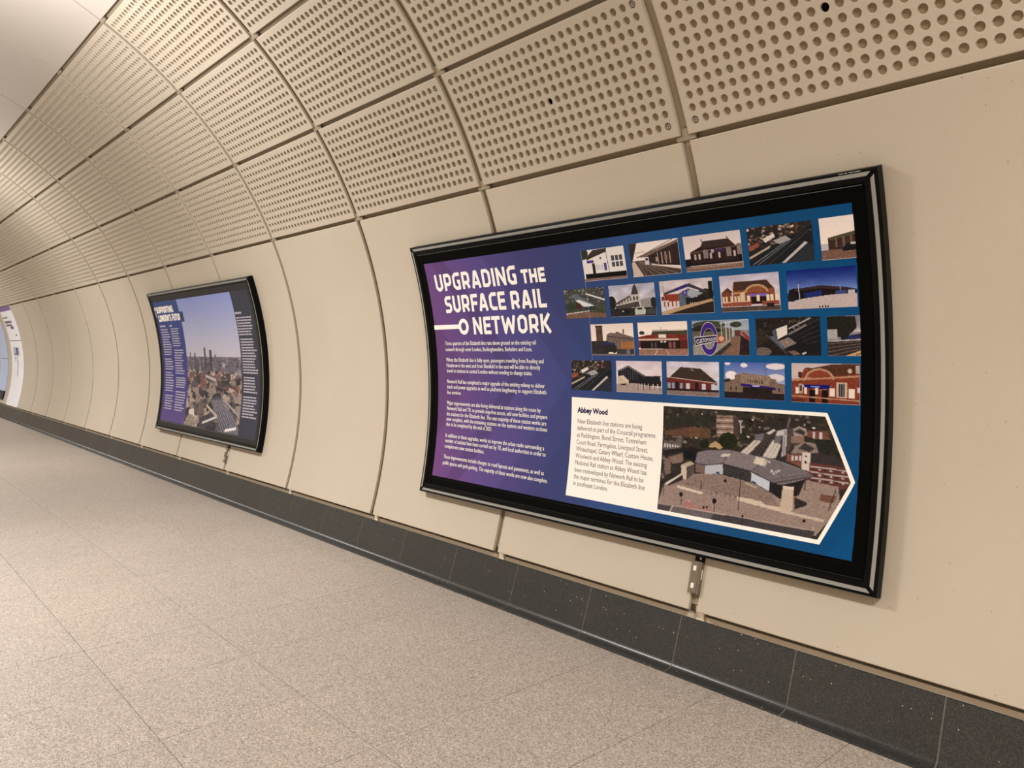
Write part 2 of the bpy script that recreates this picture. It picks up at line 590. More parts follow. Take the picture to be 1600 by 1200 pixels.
GL = {}
def _gl():
    l, b, t = .11, .1, .9
    def W_(w): return w - .11
    r = W_(.62); c = .14
    GL['U'] = (.64, [[(l, 1), (l, b + c), (l + c, b), (W_(.64) - c, b), (W_(.64), b + c), (W_(.64), 1)]])
    bowl = [(l, 0), (l, t), (r - .1, t), (r, t - .1), (r, .47), (r - .1, .37), (l, .37)]
    GL['P'] = (.62, [bowl])
    GL['R'] = (.64, [bowl, [(.33, .4), (.53, .05)]])
    GL['G'] = (.64, [[(r + .08, t), (l + c, t), (l, t - c), (l, b + c), (l + c, b), (r, b), (r, .48), (.36, .48)]])
    GL['A'] = (.70, [[(.10, 0), (.30, t), (.40, t), (.60, 0)], [(.2, .28), (.5, .28)]])
    GL['D'] = (.64, [[(l, .5), (l, t), (r - .12, t), (r + .02, t - .14), (r + .02, b + .14), (r - .12, b), (l, b), (l, .52)]])
    GL['I'] = (.22, [[(.11, 0), (.11, 1)]])
    GL['N'] = (.68, [[(l, 0), (l, 1)], [(.57, 0), (.57, 1)], [(l, .93), (.57, .07)]])
    GL['T'] = (.58, [[(0, t), (.58, t)], [(.29, t), (.29, 0)]])
    GL['H'] = (.64, [[(l, 0), (l, 1)], [(.53, 0), (.53, 1)], [(l, .5), (.53, .5)]])
    GL['E'] = (.54, [[(.54, t), (l, t), (l, b), (.54, b)], [(l, .5), (.50, .5)]])
    GL['F'] = (.52, [[(.54, t), (l, t), (l, 0)], [(l, .47), (.49, .47)]])
    GL['S'] = (.58, [[(.54, t), (l + .1, t), (l, t - .1), (l, .6), (l + .1, .5), (.37, .5), (.47, .4), (.47, .2), (.37, b), (.03, b)]])
    GL['C'] = (.56, [[(.56, t), (l + c, t), (l, t - c), (l, b + c), (l + c, b), (.56, b)]])
    GL['L'] = (.52, [[(l, 1), (l, b), (.54, b)]])
    GL['W'] = (.98, [[(.1, 1), (.26, .08), (.49, .82), (.72, .08), (.88, 1)]])
    GL['O'] = (.66, [[(l, .5), (l, t - c), (l + c, t), (.55 - c, t), (.55, t - c), (.55, b + c), (.55 - c, b), (l + c, b), (l, b + c), (l, .5)]])
    GL['K'] = (.64, [[(l, 0), (l, 1)], [(.56, 1), (.24, .5)], [(.22, .56), (.58, 0)]])
    GL["'"] = (.22, [[(.11, 1), (.11, .7)]])
    GL[' '] = (.30, [])
_gl()

def stroke_word(word, x0, x1, tb, tt, thick):
    """condensed rounded capitals drawn as strokes between x0..x1, tb..tt degrees"""
    adv = [GL[ch][0] for ch in word]
    tot = sum(adv) + 0.07 * (len(word) - 1)
    hgt = (tt - tb) / DEG
    sx = (x1 - x0) / tot
    sy = hgt
    k = thick / 2
    out = []
    cx = 0.0
    for ch, wd in zip(word, adv):
        for pl in GL[ch][1]:
            P = [((cx + px) * sx, py * sy) for px, py in pl]
            # keep the outline inside the cell
            for a, bb in zip(P[:-1], P[1:]):
                dx, dy = bb[0] - a[0], bb[1] - a[1]
                L = math.hypot(dx, dy) or 1e-6
                nx, ny = -dy / L * k, dx / L * k
                out.append(([(a[0] + nx, a[1] + ny), (a[0] - nx, a[1] - ny), (bb[0] - nx, bb[1] - ny), (bb[0] + nx, bb[1] + ny)], [(0, 1, 2, 3)]))
            for a in P[1:-1]:
                out.append(([(a[0] + k * math.cos(i * PI / 6), a[1] + k * math.sin(i * PI / 6)) for i in range(12)], [tuple(range(12))]))
        cx += wd + 0.07
    return [([(x0 + px, tb + py * DEG) for px, py in pts], fs) for pts, fs in out]

# ------------------------------------------------------------------ little painter for the printed pictures
class Pic:
    def __init__(s, nw, nh, asp, base=(128, 128, 128)):
        s.nw, s.nh, s.asp = nw, nh, asp
        s.im = np.empty((nh, nw, 3)); s.im[:] = base
        s.X, s.Y = np.meshgrid(np.linspace(0, 1, nw), np.linspace(0, 1, nh))
    def grad(s, c0, c1, y0=0.0, y1=1.0):
        f = np.clip((s.Y - y0) / (y1 - y0), 0, 1)[..., None]
        mk = (s.Y >= y0 - 1e-6) & (s.Y <= y1 + 1e-6)
        g = np.asarray(c0, float) * (1 - f) + np.asarray(c1, float) * f
        s.im[mk] = g[mk]
    def mask(s, pts):
        ins = np.zeros(s.X.shape, bool)
        n = len(pts)
        for i in range(n):
            x1, y1 = pts[i]; x2, y2 = pts[(i + 1) % n]
            if y1 == y2: continue
            c = ((y1 > s.Y) != (y2 > s.Y)) & (s.X < (x2 - x1) * (s.Y - y1) / (y2 - y1) + x1)
            ins ^= c
        return ins
    def poly(s, pts, col, jit=0):
        mk = s.mask(pts)
        n = mk.sum()
        if n: s.im[mk] = np.asarray(col, float) + (rng.normal(0, jit, (n, 1)) if jit else 0)
        return s
    def rect(s, x0, y0, x1, y1, col, jit=0): return s.poly([(x0, y0), (x1, y0), (x1, y1), (x0, y1)], col, jit)
    def line(s, x0, y0, x1, y1, wd, col):
        dx, dy = (x1 - x0) * s.asp, y1 - y0
        L = math.hypot(dx, dy) or 1
        nx, ny = -dy / L * wd / 2 / s.asp, dx / L * wd / 2
        return s.poly([(x0 + nx, y0 + ny), (x1 + nx, y1 + ny), (x1 - nx, y1 - ny), (x0 - nx, y0 - ny)], col)
    def ell(s, cx, cy, rx, ry, col, jit=0):
        return s.poly([(cx + rx * math.cos(k * PI / 10), cy + ry * math.sin(k * PI / 10)) for k in range(20)], col, jit)
    def rects(s, xs, y0, y1, wd, col):
        for x in xs: s.rect(x, y0, x + wd, y1, col)
        return s
    def clutter(s, x0, y0, x1, y1, n, size, cols, ang=0.4, grow=0.0):
        for _ in range(n):
            cx, cy = rng.uniform(x0, x1), rng.uniform(y0, y1)
            g = 1 + grow * (cy - y0) / max(y1 - y0, 1e-6)
            a, b2 = size * g * rng.uniform(.4, 1.4) / s.asp, size * g * rng.uniform(.25, .7)
            t = rng.uniform(-ang, ang)
            ca, sa = math.cos(t), math.sin(t)
            c = np.asarray(cols[rng.integers(len(cols))], float) * rng.uniform(.8, 1.15)
            s.poly([(cx + (px * ca * a - py * sa * b2 / s.asp), cy + (px * sa * a * s.asp * .6 + py * ca * b2)) for px, py in ((-1, -1), (1, -1), (1, 1), (-1, 1))], c)
        return s
    def noise(s, amp):
        s.im += rng.normal(0, amp, s.im.shape[:2])[..., None]
        return s
    def clouds(s, y1, amp, tint=(1, 1, 1)):
        g = rng.normal(0, 1, (6, 9))
        yy = s.Y / max(y1, 1e-6) * 4.99; xx = s.X * 7.99
        a = np.clip(yy.astype(int), 0, 4); b2 = np.clip(xx.astype(int), 0, 7)
        fy = np.clip(yy - a, 0, 1); fx = xx - b2
        v = (g[a, b2] * (1 - fx) + g[a, b2 + 1] * fx) * (1 - fy) + (g[a + 1, b2] * (1 - fx) + g[a + 1, b2 + 1] * fx) * fy
        s.im += (v * amp * (s.Y < y1))[..., None] * np.asarray(tint)
        return s

def gritty(p, sat=0.72, n=260, amp=16, size=.02, grain=1.0, ymin=.08):
    # the small stuff a photograph is full of: little light and dark bits, grain, duller colour
    lum = p.im.mean(-1)
    sky = (p.im[..., 2] > p.im[..., 0] + 25) & (p.Y < .5)
    lum = np.where(sky, 255, lum)
    for _ in range(n):
        cx, cy = rng.uniform(0, 1), rng.uniform(ymin, 1)
        j, i = int(cx * (p.nw - 1)), int(cy * (p.nh - 1))
        if lum[i, j] > 182: continue
        a, b2 = max(1, int(p.nw * size * rng.uniform(.2, 1))), max(1, int(p.nh * size * rng.uniform(.3, 1.6)))
        p.im[i:i + b2, j:j + a] *= 1 + rng.normal(0, amp / 80)
    dk = (np.clip((190 - p.im.mean(-1)) / 60, 0, 1) * ~sky * (p.Y > ymin - .08))[..., None]
    h2, w2 = p.nh // 2 + 1, p.nw // 2 + 1
    g = np.kron(rng.normal(0, 1, (h2, w2)), np.ones((2, 2)))[:p.nh, :p.nw, None]
    p.im *= 1 + dk * (g * .055 + rng.normal(0, .03, (p.nh, p.nw, 1))) * grain
    l2 = p.im.mean(-1, keepdims=True)
    p.im = np.clip((l2 + (p.im - l2) * sat) * np.array([1.02, .985, .985]), 4, 250)
    return p

def aerial(p, dark=1.0):
    br_ = [(96, 74, 60), (120, 92, 74), (70, 62, 54), (150, 126, 106), (190, 168, 144), (56, 50, 46)]
    p.rect(0, 0, 1, 1, (62, 56, 50))
    p.clutter(0, 0, .8, .55, 150, .045, br_, .7)
    p.poly([(0, .92), (.34, .55), (1, .12), (1, 1), (0, 1)], (46, 48, 50))
    p.poly([(.24, .33), (.42, .21), (.44, .3), (.28, .43)], (222, 208, 184))
    p.poly([(.4, .4), (.6, .3), (.68, .42), (.5, .5)], (176, 168, 154))
    p.line(.05, .98, .6, .46, .03, (120, 122, 120)); p.line(.0, .8, .34, .55, .05, (196, 176, 146)); p.line(.12, 1, .66, .45, .012, (150, 150, 146))
    p.poly([(.5, 1), (.88, .5), (.92, .54), (.56, 1)], (196, 186, 170))
    p.poly([(.6, 1), (.93, .55), (1, .6), (1, 1)], (62, 66, 70))
    p.line(.3, 1, .98, .2, .02, (92, 84, 76)); p.line(.2, 1, .9, .2, .012, (80, 76, 72))
    p.poly([(0, .5), (.16, .4), (.18, .5), (.02, .62)], (168, 96, 66))
    p.clutter(.68, .0, 1, .3, 25, .03, [(110, 84, 64), (60, 52, 46), (140, 70, 52)], .5)
    return p.noise(7)

def pictures():
    A = 1.84
    N = (144, 80)
    out = {}
    def P(base): return Pic(N[0], N[1], A, base)
    # row 1
    p = P((226, 216, 200))
    p.ell(.04, .1, .12, .2, (70, 74, 52), 12)
    p.poly([(.08, .26), (.28, .02), (.62, 0), (.58, .1), (.12, .32)], (86, 72, 62), 4)
    p.line(.1, .3, .6, .1, .03, (52, 40, 36)); p.line(.58, .03, .62, .98, .022, (62, 50, 46))
    p.rect(.03, .76, 1, .94, (30, 25, 26)); p.rect(0, .92, 1, 1, (150, 120, 100), 6)
    for cx in (.69, .78, .87):
        for cy in (.26, .46): p.rect(cx, cy, cx + .07, cy + .16, (96, 92, 84))
    p.rect(.1, .33, .27, .42, (96, 60, 150)); p.rect(.22, .44, .28, .82, (60, 48, 44)); p.rects((.31, .37, .43), .5, .68, .04, (200, 196, 186)); p.rect(.5, .46, .56, .7, (104, 84, 140))
    p.rect(.28, .5, .29, .8, (90, 80, 70)); p.ell(.44, .3, .02, .04, (60, 50, 44))
    out['1a'] = p.noise(3)
    p = P((232, 218, 198))
    p.poly([(0, 0), (.17, 0), (.03, .55), (0, .6)], (78, 62, 54), 6)
    p.poly([(.12, .42), (1, .02), (1, .1), (.3, .44)], (140, 114, 96)); p.line(.14, .44, .9, .0, .02, (90, 70, 60)); p.line(.1, .3, .34, .26, .015, (150, 126, 110))
    p.poly([(.3, .44), (1, .1), (1, .78), (.42, .66), (.3, .58)], (74, 56, 48), 8)
    p.rects((.56, .64, .72, .8), .34, .68, .02, (180, 160, 140)); p.rect(.7, .42, .76, .58, (170, 120, 96)); p.rect(.52, .46, .56, .6, (168, 150, 130))
    p.poly([(0, .52), (.3, .52), (.52, .66), (1, .86), (1, 1), (0, 1)], (98, 78, 64), 8)
    p.poly([(.02, .56), (.08, .54), (.24, 1), (.02, 1)], (206, 184, 160))
    for k in range(5): p.line(.14 + .02 * k, .56, .3 + .16 * k, 1, .014, (160, 138, 118))
    p.poly([(.42, .64), (1, .83), (1, .88), (.42, .68)], (214, 194, 168))
    p.rect(.3, .44, .38, .66, (206, 196, 188)); p.rect(.31, .48, .37, .54, (50, 44, 52))
    out['1b'] = p.noise(4)
    p = P((228, 210, 190)); p.grad((214, 198, 186), (236, 216, 192), 0, .7)
    p.ell(.96, .5, .08, .16, (150, 132, 116), 8)
    p.rect(0, .64, 1, .84, (48, 36, 34), 4)
    p.poly([(.1, .46), (.3, .32), (.36, .2), (.8, .2), (.92, .42), (.92, .78), (.1, .78)], (70, 46, 42), 5)
    p.poly([(.29, .36), (.35, .19), (.77, .18), (.88, .36)], (84, 62, 52), 4); p.line(.1, .48, .93, .4, .035, (120, 92, 78)); p.line(.32, .12, .34, .22, .03, (90, 66, 56)); p.line(.76, .12, .8, .22, .03, (90, 66, 56))
    p.rects((.17, .25, .45, .6, .86), .52, .68, .035, (196, 178, 160)); p.rects((.34, .74), .42, .66, .08, (150, 132, 120)); p.rect(.48, .44, .53, .52, (180, 168, 170)); p.rect(.55, .45, .72, .5, (72, 62, 110))
    p.rect(0, .8, .08, .92, (40, 34, 34)); p.rect(0, .86, 1, 1, (148, 118, 96), 7); p.line(.1, .9, .9, .88, .03, (176, 146, 118))
    out['1c'] = p.noise(3)
    out['1d'] = aerial(P((60, 54, 48)))
    p = P((236, 220, 196)); p.grad((232, 216, 196), (240, 222, 194), 0, .6)
    p.poly([(.1, .48), (.5, .36), (.74, .26), (1, .12), (1, .8), (.1, .78)], (86, 60, 48), 7)
    p.poly([(.1, .5), (.54, .36), (.78, .26), (1, .1), (1, .22), (.72, .38), (.14, .54)], (104, 98, 62), 4)
    for k in range(6): p.rect(.2 + .1 * k, .5 - .02 * k, .23 + .1 * k, .72, (130, 104, 84))
    p.rect(.0, .62, .1, .76, (196, 186, 176)); p.rect(0, .76, 1, 1, (142, 106, 84), 6)
    p.poly([(.28, .78), (.34, .66), (.5, .6), (.6, .68), (.68, .7), (.68, .82), (.3, .82)], (44, 40, 42)); p.rect(.4, .63, .54, .68, (200, 190, 180))
    out['1e'] = p.noise(3)
    # row 2
    p = P((92, 92, 78))
    p.clutter(0, 0, 1, .5, 130, .035, [(84, 88, 76), (110, 110, 96), (136, 134, 120), (66, 70, 62), (150, 146, 132)], .5)
    p.poly([(.16, .2), (.3, .16), (.72, .56), (.55, .62)], (110, 124, 122)); p.poly([(.28, .4), (.36, .36), (.74, .6), (.52, .66)], (214, 214, 200))
    p.line(.55, .18, 1, .42, .05, (216, 210, 196)); p.line(.4, .2, 1, .6, .02, (70, 66, 60)); p.poly([(.45, .62), (.75, .6), (.78, .72), (.5, .74)], (70, 74, 72))
    p.poly([(.3, .45), (.4, .5), (.42, .72), (.2, .62)], (96, 58, 50)); p.ell(.14, .6, .14, .16, (70, 84, 58), 10); p.ell(.86, .76, .12, .12, (84, 90, 60), 10)
    p.poly([(0, .84), (.5, .8), (1, .86), (1, 1), (0, 1)], (140, 104, 80), 8); p.line(0, .84, .6, .76, .03, (206, 196, 178))
    out['2a'] = p.noise(6)
    p = P((190, 186, 188)); p.grad((176, 174, 180), (214, 204, 196), 0, .6); p.clouds(.6, 16)
    p.ell(.04, .55, .1, .22, (52, 50, 42), 8); p.ell(.96, .6, .08, .16, (60, 58, 48), 8)
    p.poly([(.14, .56), (.46, .36), (.5, .3), (.66, .3), (.68, .42), (.68, .82), (.12, .82)], (196, 184, 164), 4)
    p.poly([(.49, .32), (.55, .05), (.6, .0), (.65, .32)], (92, 80, 74)); p.poly([(.12, .56), (.46, .34), (.48, .4), (.14, .62)], (110, 96, 86))
    for k in range(6): p.rect(.2 + .065 * k, .54 - .028 * k, .225 + .065 * k, .62 - .026 * k, (84, 74, 68))
    p.rects((.53, .6), .38, .5, .035, (70, 62, 58)); p.poly([(.12, .66), (.64, .54), (.66, .72), (.12, .76)], (96, 86, 76), 5)
    p.poly([(.68, .5), (.9, .44), (.9, .76), (.68, .8)], (158, 150, 138), 5)
    p.rect(0, .74, 1, 1, (66, 58, 54), 6)
    p.poly([(.54, .8), (.6, .72), (.72, .72), (.78, .82), (.76, .96), (.54, .96)], (196, 192, 172)); p.rect(.6, .74, .7, .8, (60, 60, 60)); p.poly([(.24, .84), (.32, .76), (.44, .8), (.44, .92), (.24, .94)], (48, 44, 46)); p.poly([(.8, .84), (.9, .76), (.98, .84), (.98, .95), (.8, .95)], (84, 86, 84)); p.rect(.26, .82, .3, .86, (210, 200, 190))
    out['2b'] = p.noise(4)
    p = P((214, 200, 188)); p.grad((200, 188, 182), (226, 210, 194), 0, .5); p.clouds(.5, 8)
    p.ell(.86, .46, .16, .16, (62, 60, 40), 8); p.rect(.92, .1, 1, .7, (44, 46, 34), 6)
    p.rect(.06, .4, .36, .76, (172, 72, 44), 6); p.rect(.02, .46, .14, .58, (150, 64, 44)); p.rect(.02, .58, .16, .63, (206, 186, 166))
    p.poly([(.35, .4), (.55, .26), (.78, .4), (.7, .5), (.56, .66), (.5, .78), (.35, .78)], (110, 116, 124), 5)
    p.poly([(.5, .4), (.58, .3), (.82, .42), (.6, .56)], (168, 172, 170), 8)
    p.poly([(.06, .36), (.5, .14), (.58, .12), (.9, .38), (.88, .42), (.55, .22), (.08, .42)], (86, 74, 88)); p.poly([(.3, .26), (.52, .14), (.54, .2), (.3, .32)], (70, 40, 150))
    p.poly([(.48, .52), (.6, .54), (.84, .5), (.9, .66), (.5, .8)], (52, 46, 42), 6); p.ell(.48, .38, .05, .07, (72, 44, 150)); p.ell(.48, .38, .025, .04, (150, 140, 180))
    p.rects((.08, .16, .24, .31), .62, .76, .05, (216, 200, 180)); p.rects((.56, .6, .65), .68, .78, .02, (196, 190, 180))
    p.poly([(0, .92), (.3, .8), (.96, .6), (1, .66), (1, 1), (0, 1)], (196, 162, 116), 5); p.poly([(.1, 1), (.5, .84), (1, .66), (1, 1)], (66, 52, 40), 4); p.line(.06, .05, .1, .9, .02, (150, 140, 130))
    out['2c'] = p.noise(4)
    p = P((206, 194, 192)); p.grad((188, 180, 188), (220, 204, 190), 0, .5); p.clouds(.5, 8)
    p.poly([(.02, .46), (.12, .36), (.2, .44), (.2, .8), (.02, .8)], (150, 84, 50), 5); p.poly([(.04, .44), (.13, .33), (.22, .46)], (110, 70, 50))
    p.poly([(.22, .36), (.24, .2), (.8, .2), (.92, .42), (.92, .82), (.22, .82)], (164, 92, 52), 6); p.poly([(.24, .42), (.25, .18), (.8, .18), (.9, .4), (.78, .42)], (98, 64, 48), 4)
    p.ell(.62, .5, .2, .22, (202, 160, 110)); p.ell(.62, .52, .17, .19, (166, 96, 56), 5); p.rect(.4, .5, .84, .82, (158, 86, 50), 5)
    p.rect(.5, .54, .8, .61, (138, 106, 176)); p.rect(.53, .62, .88, .8, (62, 40, 38)); p.line(.22, .5, .42, .48, .03, (214, 168, 120))
    p.rects((.03, .09, .17, .24, .3), .58, .73, .035, (226, 196, 150)); p.rect(.34, .5, .42, .74, (216, 190, 152)); p.rects((.46, .62, .78, .84, .93), .58, .74, .05, (236, 210, 170))
    p.rect(.02, .74, .52, .86, (170, 92, 62), 5); p.rect(.7, .74, .98, .86, (166, 90, 62), 5); p.line(.02, .74, .5, .73, .02, (226, 190, 150)); p.rect(0, .87, 1, 1, (106, 84, 72), 4); p.rect(.78, .8, .9, .9, (56, 44, 44))
    out['2d'] = p.noise(4)
    p = P((40, 70, 150)); p.grad((24, 48, 128), (128, 150, 190), 0, .56); p.clouds(.5, 5)
    p.poly([(.02, .5), (.1, .46), (.3, .46), (.55, .46), (.8, .5), (1, .56), (1, .72), (.02, .76)], (44, 32, 34), 4)
    p.poly([(.1, .48), (.5, .42), (.85, .5), (1, .56), (1, .6), (.5, .5), (.1, .54)], (74, 56, 56)); p.poly([(.24, .6), (.5, .54), (.52, .7), (.26, .76)], (46, 60, 120), 5); p.rect(.7, .58, .86, .68, (74, 88, 130)); p.rect(.88, .58, .97, .68, (190, 184, 180))
    p.poly([(0, .8), (.3, .72), (.7, .66), (1, .66), (1, 1), (0, 1)], (196, 180, 168), 7); p.line(.17, .34, .18, .82, .025, (176, 176, 186)); p.line(.15, .34, .22, .34, .02, (60, 50, 60)); p.line(.77, .42, .775, .6, .015, (150, 150, 160)); p.ell(.06, .7, .08, .1, (50, 44, 40), 5)
    p.rects((.46, .5, .54, .58), .93, .98, .02, (44, 30, 34))
    out['2e'] = p.noise(3)
    # row 3
    p = P((232, 214, 186)); p.grad((228, 210, 186), (240, 222, 192), 0, .6)
    p.rect(.12, .06, .28, .62, (112, 88, 70), 4); p.rect(.11, .04, .29, .1, (84, 64, 54)); p.rects((.17, .22), .2, .34, .025, (84, 64, 54))
    p.poly([(.36, .5), (.38, .34), (.46, .28), (.58, .3), (.62, .24), (.7, .3), (1, .44), (1, .9), (.36, .9)], (134, 112, 96), 8); p.rect(.76, .18, .79, .32, (66, 50, 44)); p.line(.4, .4, 1, .5, .03, (96, 78, 68))
    p.rect(0, .54, .4, .96, (70, 62, 58), 8); p.poly([(.25, .58), (.56, .6), (.56, .7), (.25, .68)], (60, 66, 104)); p.rect(.28, .68, .58, .9, (64, 56, 54), 7); p.ell(.54, .8, .06, .14, (60, 58, 46), 8)
    p.rect(.7, .58, 1, .82, (188, 126, 66), 6)
    for k in range(7): p.line(.71 + .045 * k, .58, .71 + .045 * k, .82, .012, (140, 88, 50))
    p.rect(.6, .8, 1, .96, (84, 76, 74), 6); p.rect(.82, .82, .9, .96, (130, 126, 124)); p.rect(0, .95, 1, 1, (120, 104, 92))
    out['3a'] = p.noise(4)
    p = P((238, 222, 194)); p.grad((232, 216, 194), (242, 226, 196), 0, .3)
    p.poly([(.25, .42), (.3, .3), (.3, .24), (1, .24), (1, .44), (.2, .44)], (96, 86, 60), 4); p.line(.3, .26, 1, .25, .03, (206, 196, 176)); p.line(.48, .14, .48, .26, .012, (120, 110, 96)); p.ell(.08, .32, .06, .06, (70, 70, 50), 6)
    p.poly([(0, .44), (.22, .38), (1, .38), (1, .78), (0, .78)], (150, 62, 42), 6); p.rect(0, .5, .82, .55, (214, 188, 158)); p.rect(.04, .56, .84, .8, (52, 38, 36), 5); p.rect(.84, .56, 1, .8, (120, 48, 38), 5)
    p.rect(.42, .37, .58, .48, (226, 212, 190)); p.rects((.62, .7), .6, .78, .06, (150, 90, 84)); p.rects((.46, .53), .58, .61, .04, (230, 220, 200)); p.rects((.26, .34), .62, .78, .035, (110, 96, 90))
    p.poly([(0, .82), (1, .8), (1, 1), (0, 1)], (168, 122, 98), 5); p.line(.4, .84, .32, 1, .02, (220, 196, 168)); p.line(.56, .84, .64, 1, .02, (220, 196, 168))
    out['3b'] = p.noise(4)
    p = P((150, 146, 132)); p.grad((150, 166, 172), (176, 182, 176), 0, .3)
    p.ell(.3, .14, .3, .12, (84, 92, 70), 10); p.poly([(0, .26), (.2, .14), (.7, .24), (.7, .6), (0, .7)], (116, 110, 84), 10); p.poly([(0, .2), (.16, .14), (.55, .26), (.55, .34), (0, .3)], (60, 58, 48), 4)
    p.rect(.4, .44, .62, .66, (178, 76, 58), 8); p.ell(.52, .53, .05, .07, (226, 170, 120)); p.rects((.52, .6, .66, .72), .05, .6, .018, (190, 184, 168)); p.line(.5, .1, 1, .0, .02, (206, 206, 196)); p.ell(.78, .14, .1, .08, (78, 84, 62), 8)
    p.poly([(.86, .36), (.9, .34), (1, .5), (1, .66)], (176, 66, 60)); p.poly([(.84, .4), (1, .62), (1, 1), (.8, 1)], (64, 46, 44), 6)
    p.poly([(.66, .55), (.86, .36), (.82, 1), (.5, 1)], (146, 112, 88), 7); p.poly([(0, .74), (.34, .8), (.66, .54), (.7, .58), (.4, .92), (0, 1)], (166, 156, 132), 6); p.poly([(.36, 1), (.66, .64), (.7, .7), (.5, 1)], (80, 72, 58), 8); p.rect(.76, .3, .86, .46, (120, 76, 60), 10)
    out['3c'] = p.noise(5)
    p = P((56, 48, 42)); p.clutter(0, 0, 1, .5, 70, .035, [(76, 60, 48), (96, 78, 60), (50, 44, 40), (130, 110, 88)], .6)
    p.poly([(.3, .6), (1, .1), (1, .9), (.7, 1), (.5, .8)], (42, 40, 40), 5)
    for k in range(5): p.line(.5 + .07 * k, .5 + .05 * k, 1, .05 + .14 * k, .012, (86, 78, 72))
    p.line(.52, .3, .86, .03, .035, (176, 168, 156)); p.line(.52, .44, .8, .2, .05, (140, 132, 122)); p.poly([(.32, .3), (.5, .2), (.5, .44), (.34, .58)], (224, 212, 190)); p.poly([(.26, .34), (.33, .3), (.35, .58), (.3, .56)], (96, 104, 110)); p.poly([(.2, .5), (.28, .48), (.48, .8), (.42, .86)], (104, 112, 118)); p.poly([(.36, .62), (.52, .52), (.64, .68), (.46, .8)], (150, 132, 112)); p.line(.06, .28, .5, .98, .03, (90, 86, 78))
    p.poly([(0, .34), (.12, .3), (.2, .6), (.02, .76)], (74, 58, 38), 6); p.ell(.1, .9, .14, .12, (128, 110, 94), 8); p.poly([(.5, .9), (.6, .86), (.7, .96), (.6, 1)], (140, 108, 88)); p.line(.72, .96, .78, .92, .04, (206, 198, 184))
    out['3d'] = p.noise(7)
    p = P((150, 144, 146)); p.grad((140, 136, 142), (190, 176, 168), 0, .4); p.clouds(.5, 10)
    p.poly([(0, 0), (.4, .02), (.42, .3), (.3, .5), (0, .55)], (50, 50, 38), 7); p.rect(0, .34, .14, .56, (180, 172, 160), 8); p.poly([(.18, .52), (.5, .44), (1, .3), (1, .55), (.2, .6)], (52, 48, 58), 5); p.poly([(.3, .5), (.7, .46), (.7, .54), (.3, .58)], (54, 56, 120)); p.poly([(.44, .38), (.6, .28), (.64, .32), (.48, .42)], (226, 222, 216)); p.line(.6, .4, 1, .32, .05, (60, 58, 66))
    p.poly([(0, .64), (1, .54), (1, 1), (0, 1)], (74, 60, 52), 6)
    for k in range(4): p.line(0, .7 + .1 * k, 1, .56 + .02 * k, .016, (130, 112, 98))
    p.poly([(.24, 1), (.96, .56), (1, .58), (1, .72), (.64, 1)], (206, 166, 110), 5); p.line(.4, .98, .9, .62, .03, (110, 88, 64)); p.poly([(.7, 1), (1, .7), (1, 1)], (116, 98, 88), 5); p.line(.02, .63, .96, .55, .03, (186, 176, 160)); p.line(.6, .0, 1, .2, .01, (110, 104, 106))
    out['3e'] = p.noise(4)
    # row 4
    out['4a'] = aerial(P((60, 54, 48)))
    p = P((216, 200, 194)); p.grad((208, 192, 190), (230, 212, 196), 0, .5); p.clouds(.5, 6)
    p.poly([(.04, .3), (.28, .16), (.62, .46), (.96, .46), (.98, .72), (.04, .72)], (52, 48, 50), 4)
    for k in range(8): p.line(.12 + .05 * k, .26 + .02 * abs(k - 3), .12 + .05 * k, .6, .012, (110, 108, 108))
    p.poly([(.02, .32), (.27, .14), (.3, .16), (.66, .46), (.62, .5), (.28, .2), (.06, .34)], (120, 110, 106)); p.line(.6, .48, .98, .46, .025, (96, 84, 80))
    p.poly([(.03, .5), (.16, .46), (.28, .62), (.28, .76), (.03, .76)], (206, 184, 150), 4); p.line(.1, .48, .26, .66, .02, (230, 214, 186)); p.rect(.4, .62, .98, .76, (56, 46, 42), 5)
    p.poly([(0, .74), (.4, .7), (1, .82), (1, 1), (0, 1)], (178, 156, 138), 4); p.rects((.45, .5, .56, .62, .7, .8, .9), .7, .86, .02, (196, 186, 172)); p.rects((.48, .6, .73, .84, .95), .68, .9, .012, (50, 40, 38)); p.poly([(.1, .74), (.22, .72), (.22, .77), (.1, .78)], (50, 44, 44))
    out['4b'] = p.noise(4)
    p = P((206, 198, 196)); p.grad((196, 190, 192), (222, 208, 194), 0, .5); p.clouds(.5, 10)
    p.poly([(.06, .46), (.28, .16), (.66, .2), (.96, .58), (.9, .62), (.06, .52)], (84, 66, 52), 4); p.poly([(.46, .26), (.5, .16), (.55, .28)], (130, 112, 96)); p.poly([(.46, .48), (.56, .42), (.66, .5)], (104, 64, 56))
    p.poly([(0, .48), (.96, .6), (.98, .86), (0, .86)], (138, 58, 44), 6); p.line(.03, .47, .98, .61, .025, (196, 166, 146))
    p.rects((.02, .1, .26), .64, .8, .05, (150, 160, 170)); p.rects((.38, .68, .86), .64, .8, .07, (196, 196, 196)); p.rects((.17, .55), .6, .84, .07, (46, 40, 52)); p.rect(.93, .66, 1, .82, (196, 190, 186)); p.rect(.0, .8, 1, .88, (60, 40, 40), 5)
    p.rect(0, .87, 1, 1, (150, 126, 112), 5); p.line(.8, .66, .81, .98, .014, (50, 30, 30))
    out['4c'] = p.noise(4)
    p = P((120, 138, 180)); p.grad((96, 118, 172), (176, 178, 190), 0, .6); p.ell(.12, .36, .1, .12, (232, 222, 210)); p.ell(.34, .08, .06, .06, (226, 218, 210)); p.ell(.86, .1, .16, .08, (222, 212, 202)); p.ell(.86, .4, .14, .1, (216, 206, 196)); p.ell(.06, .04, .05, .04, (220, 214, 206))
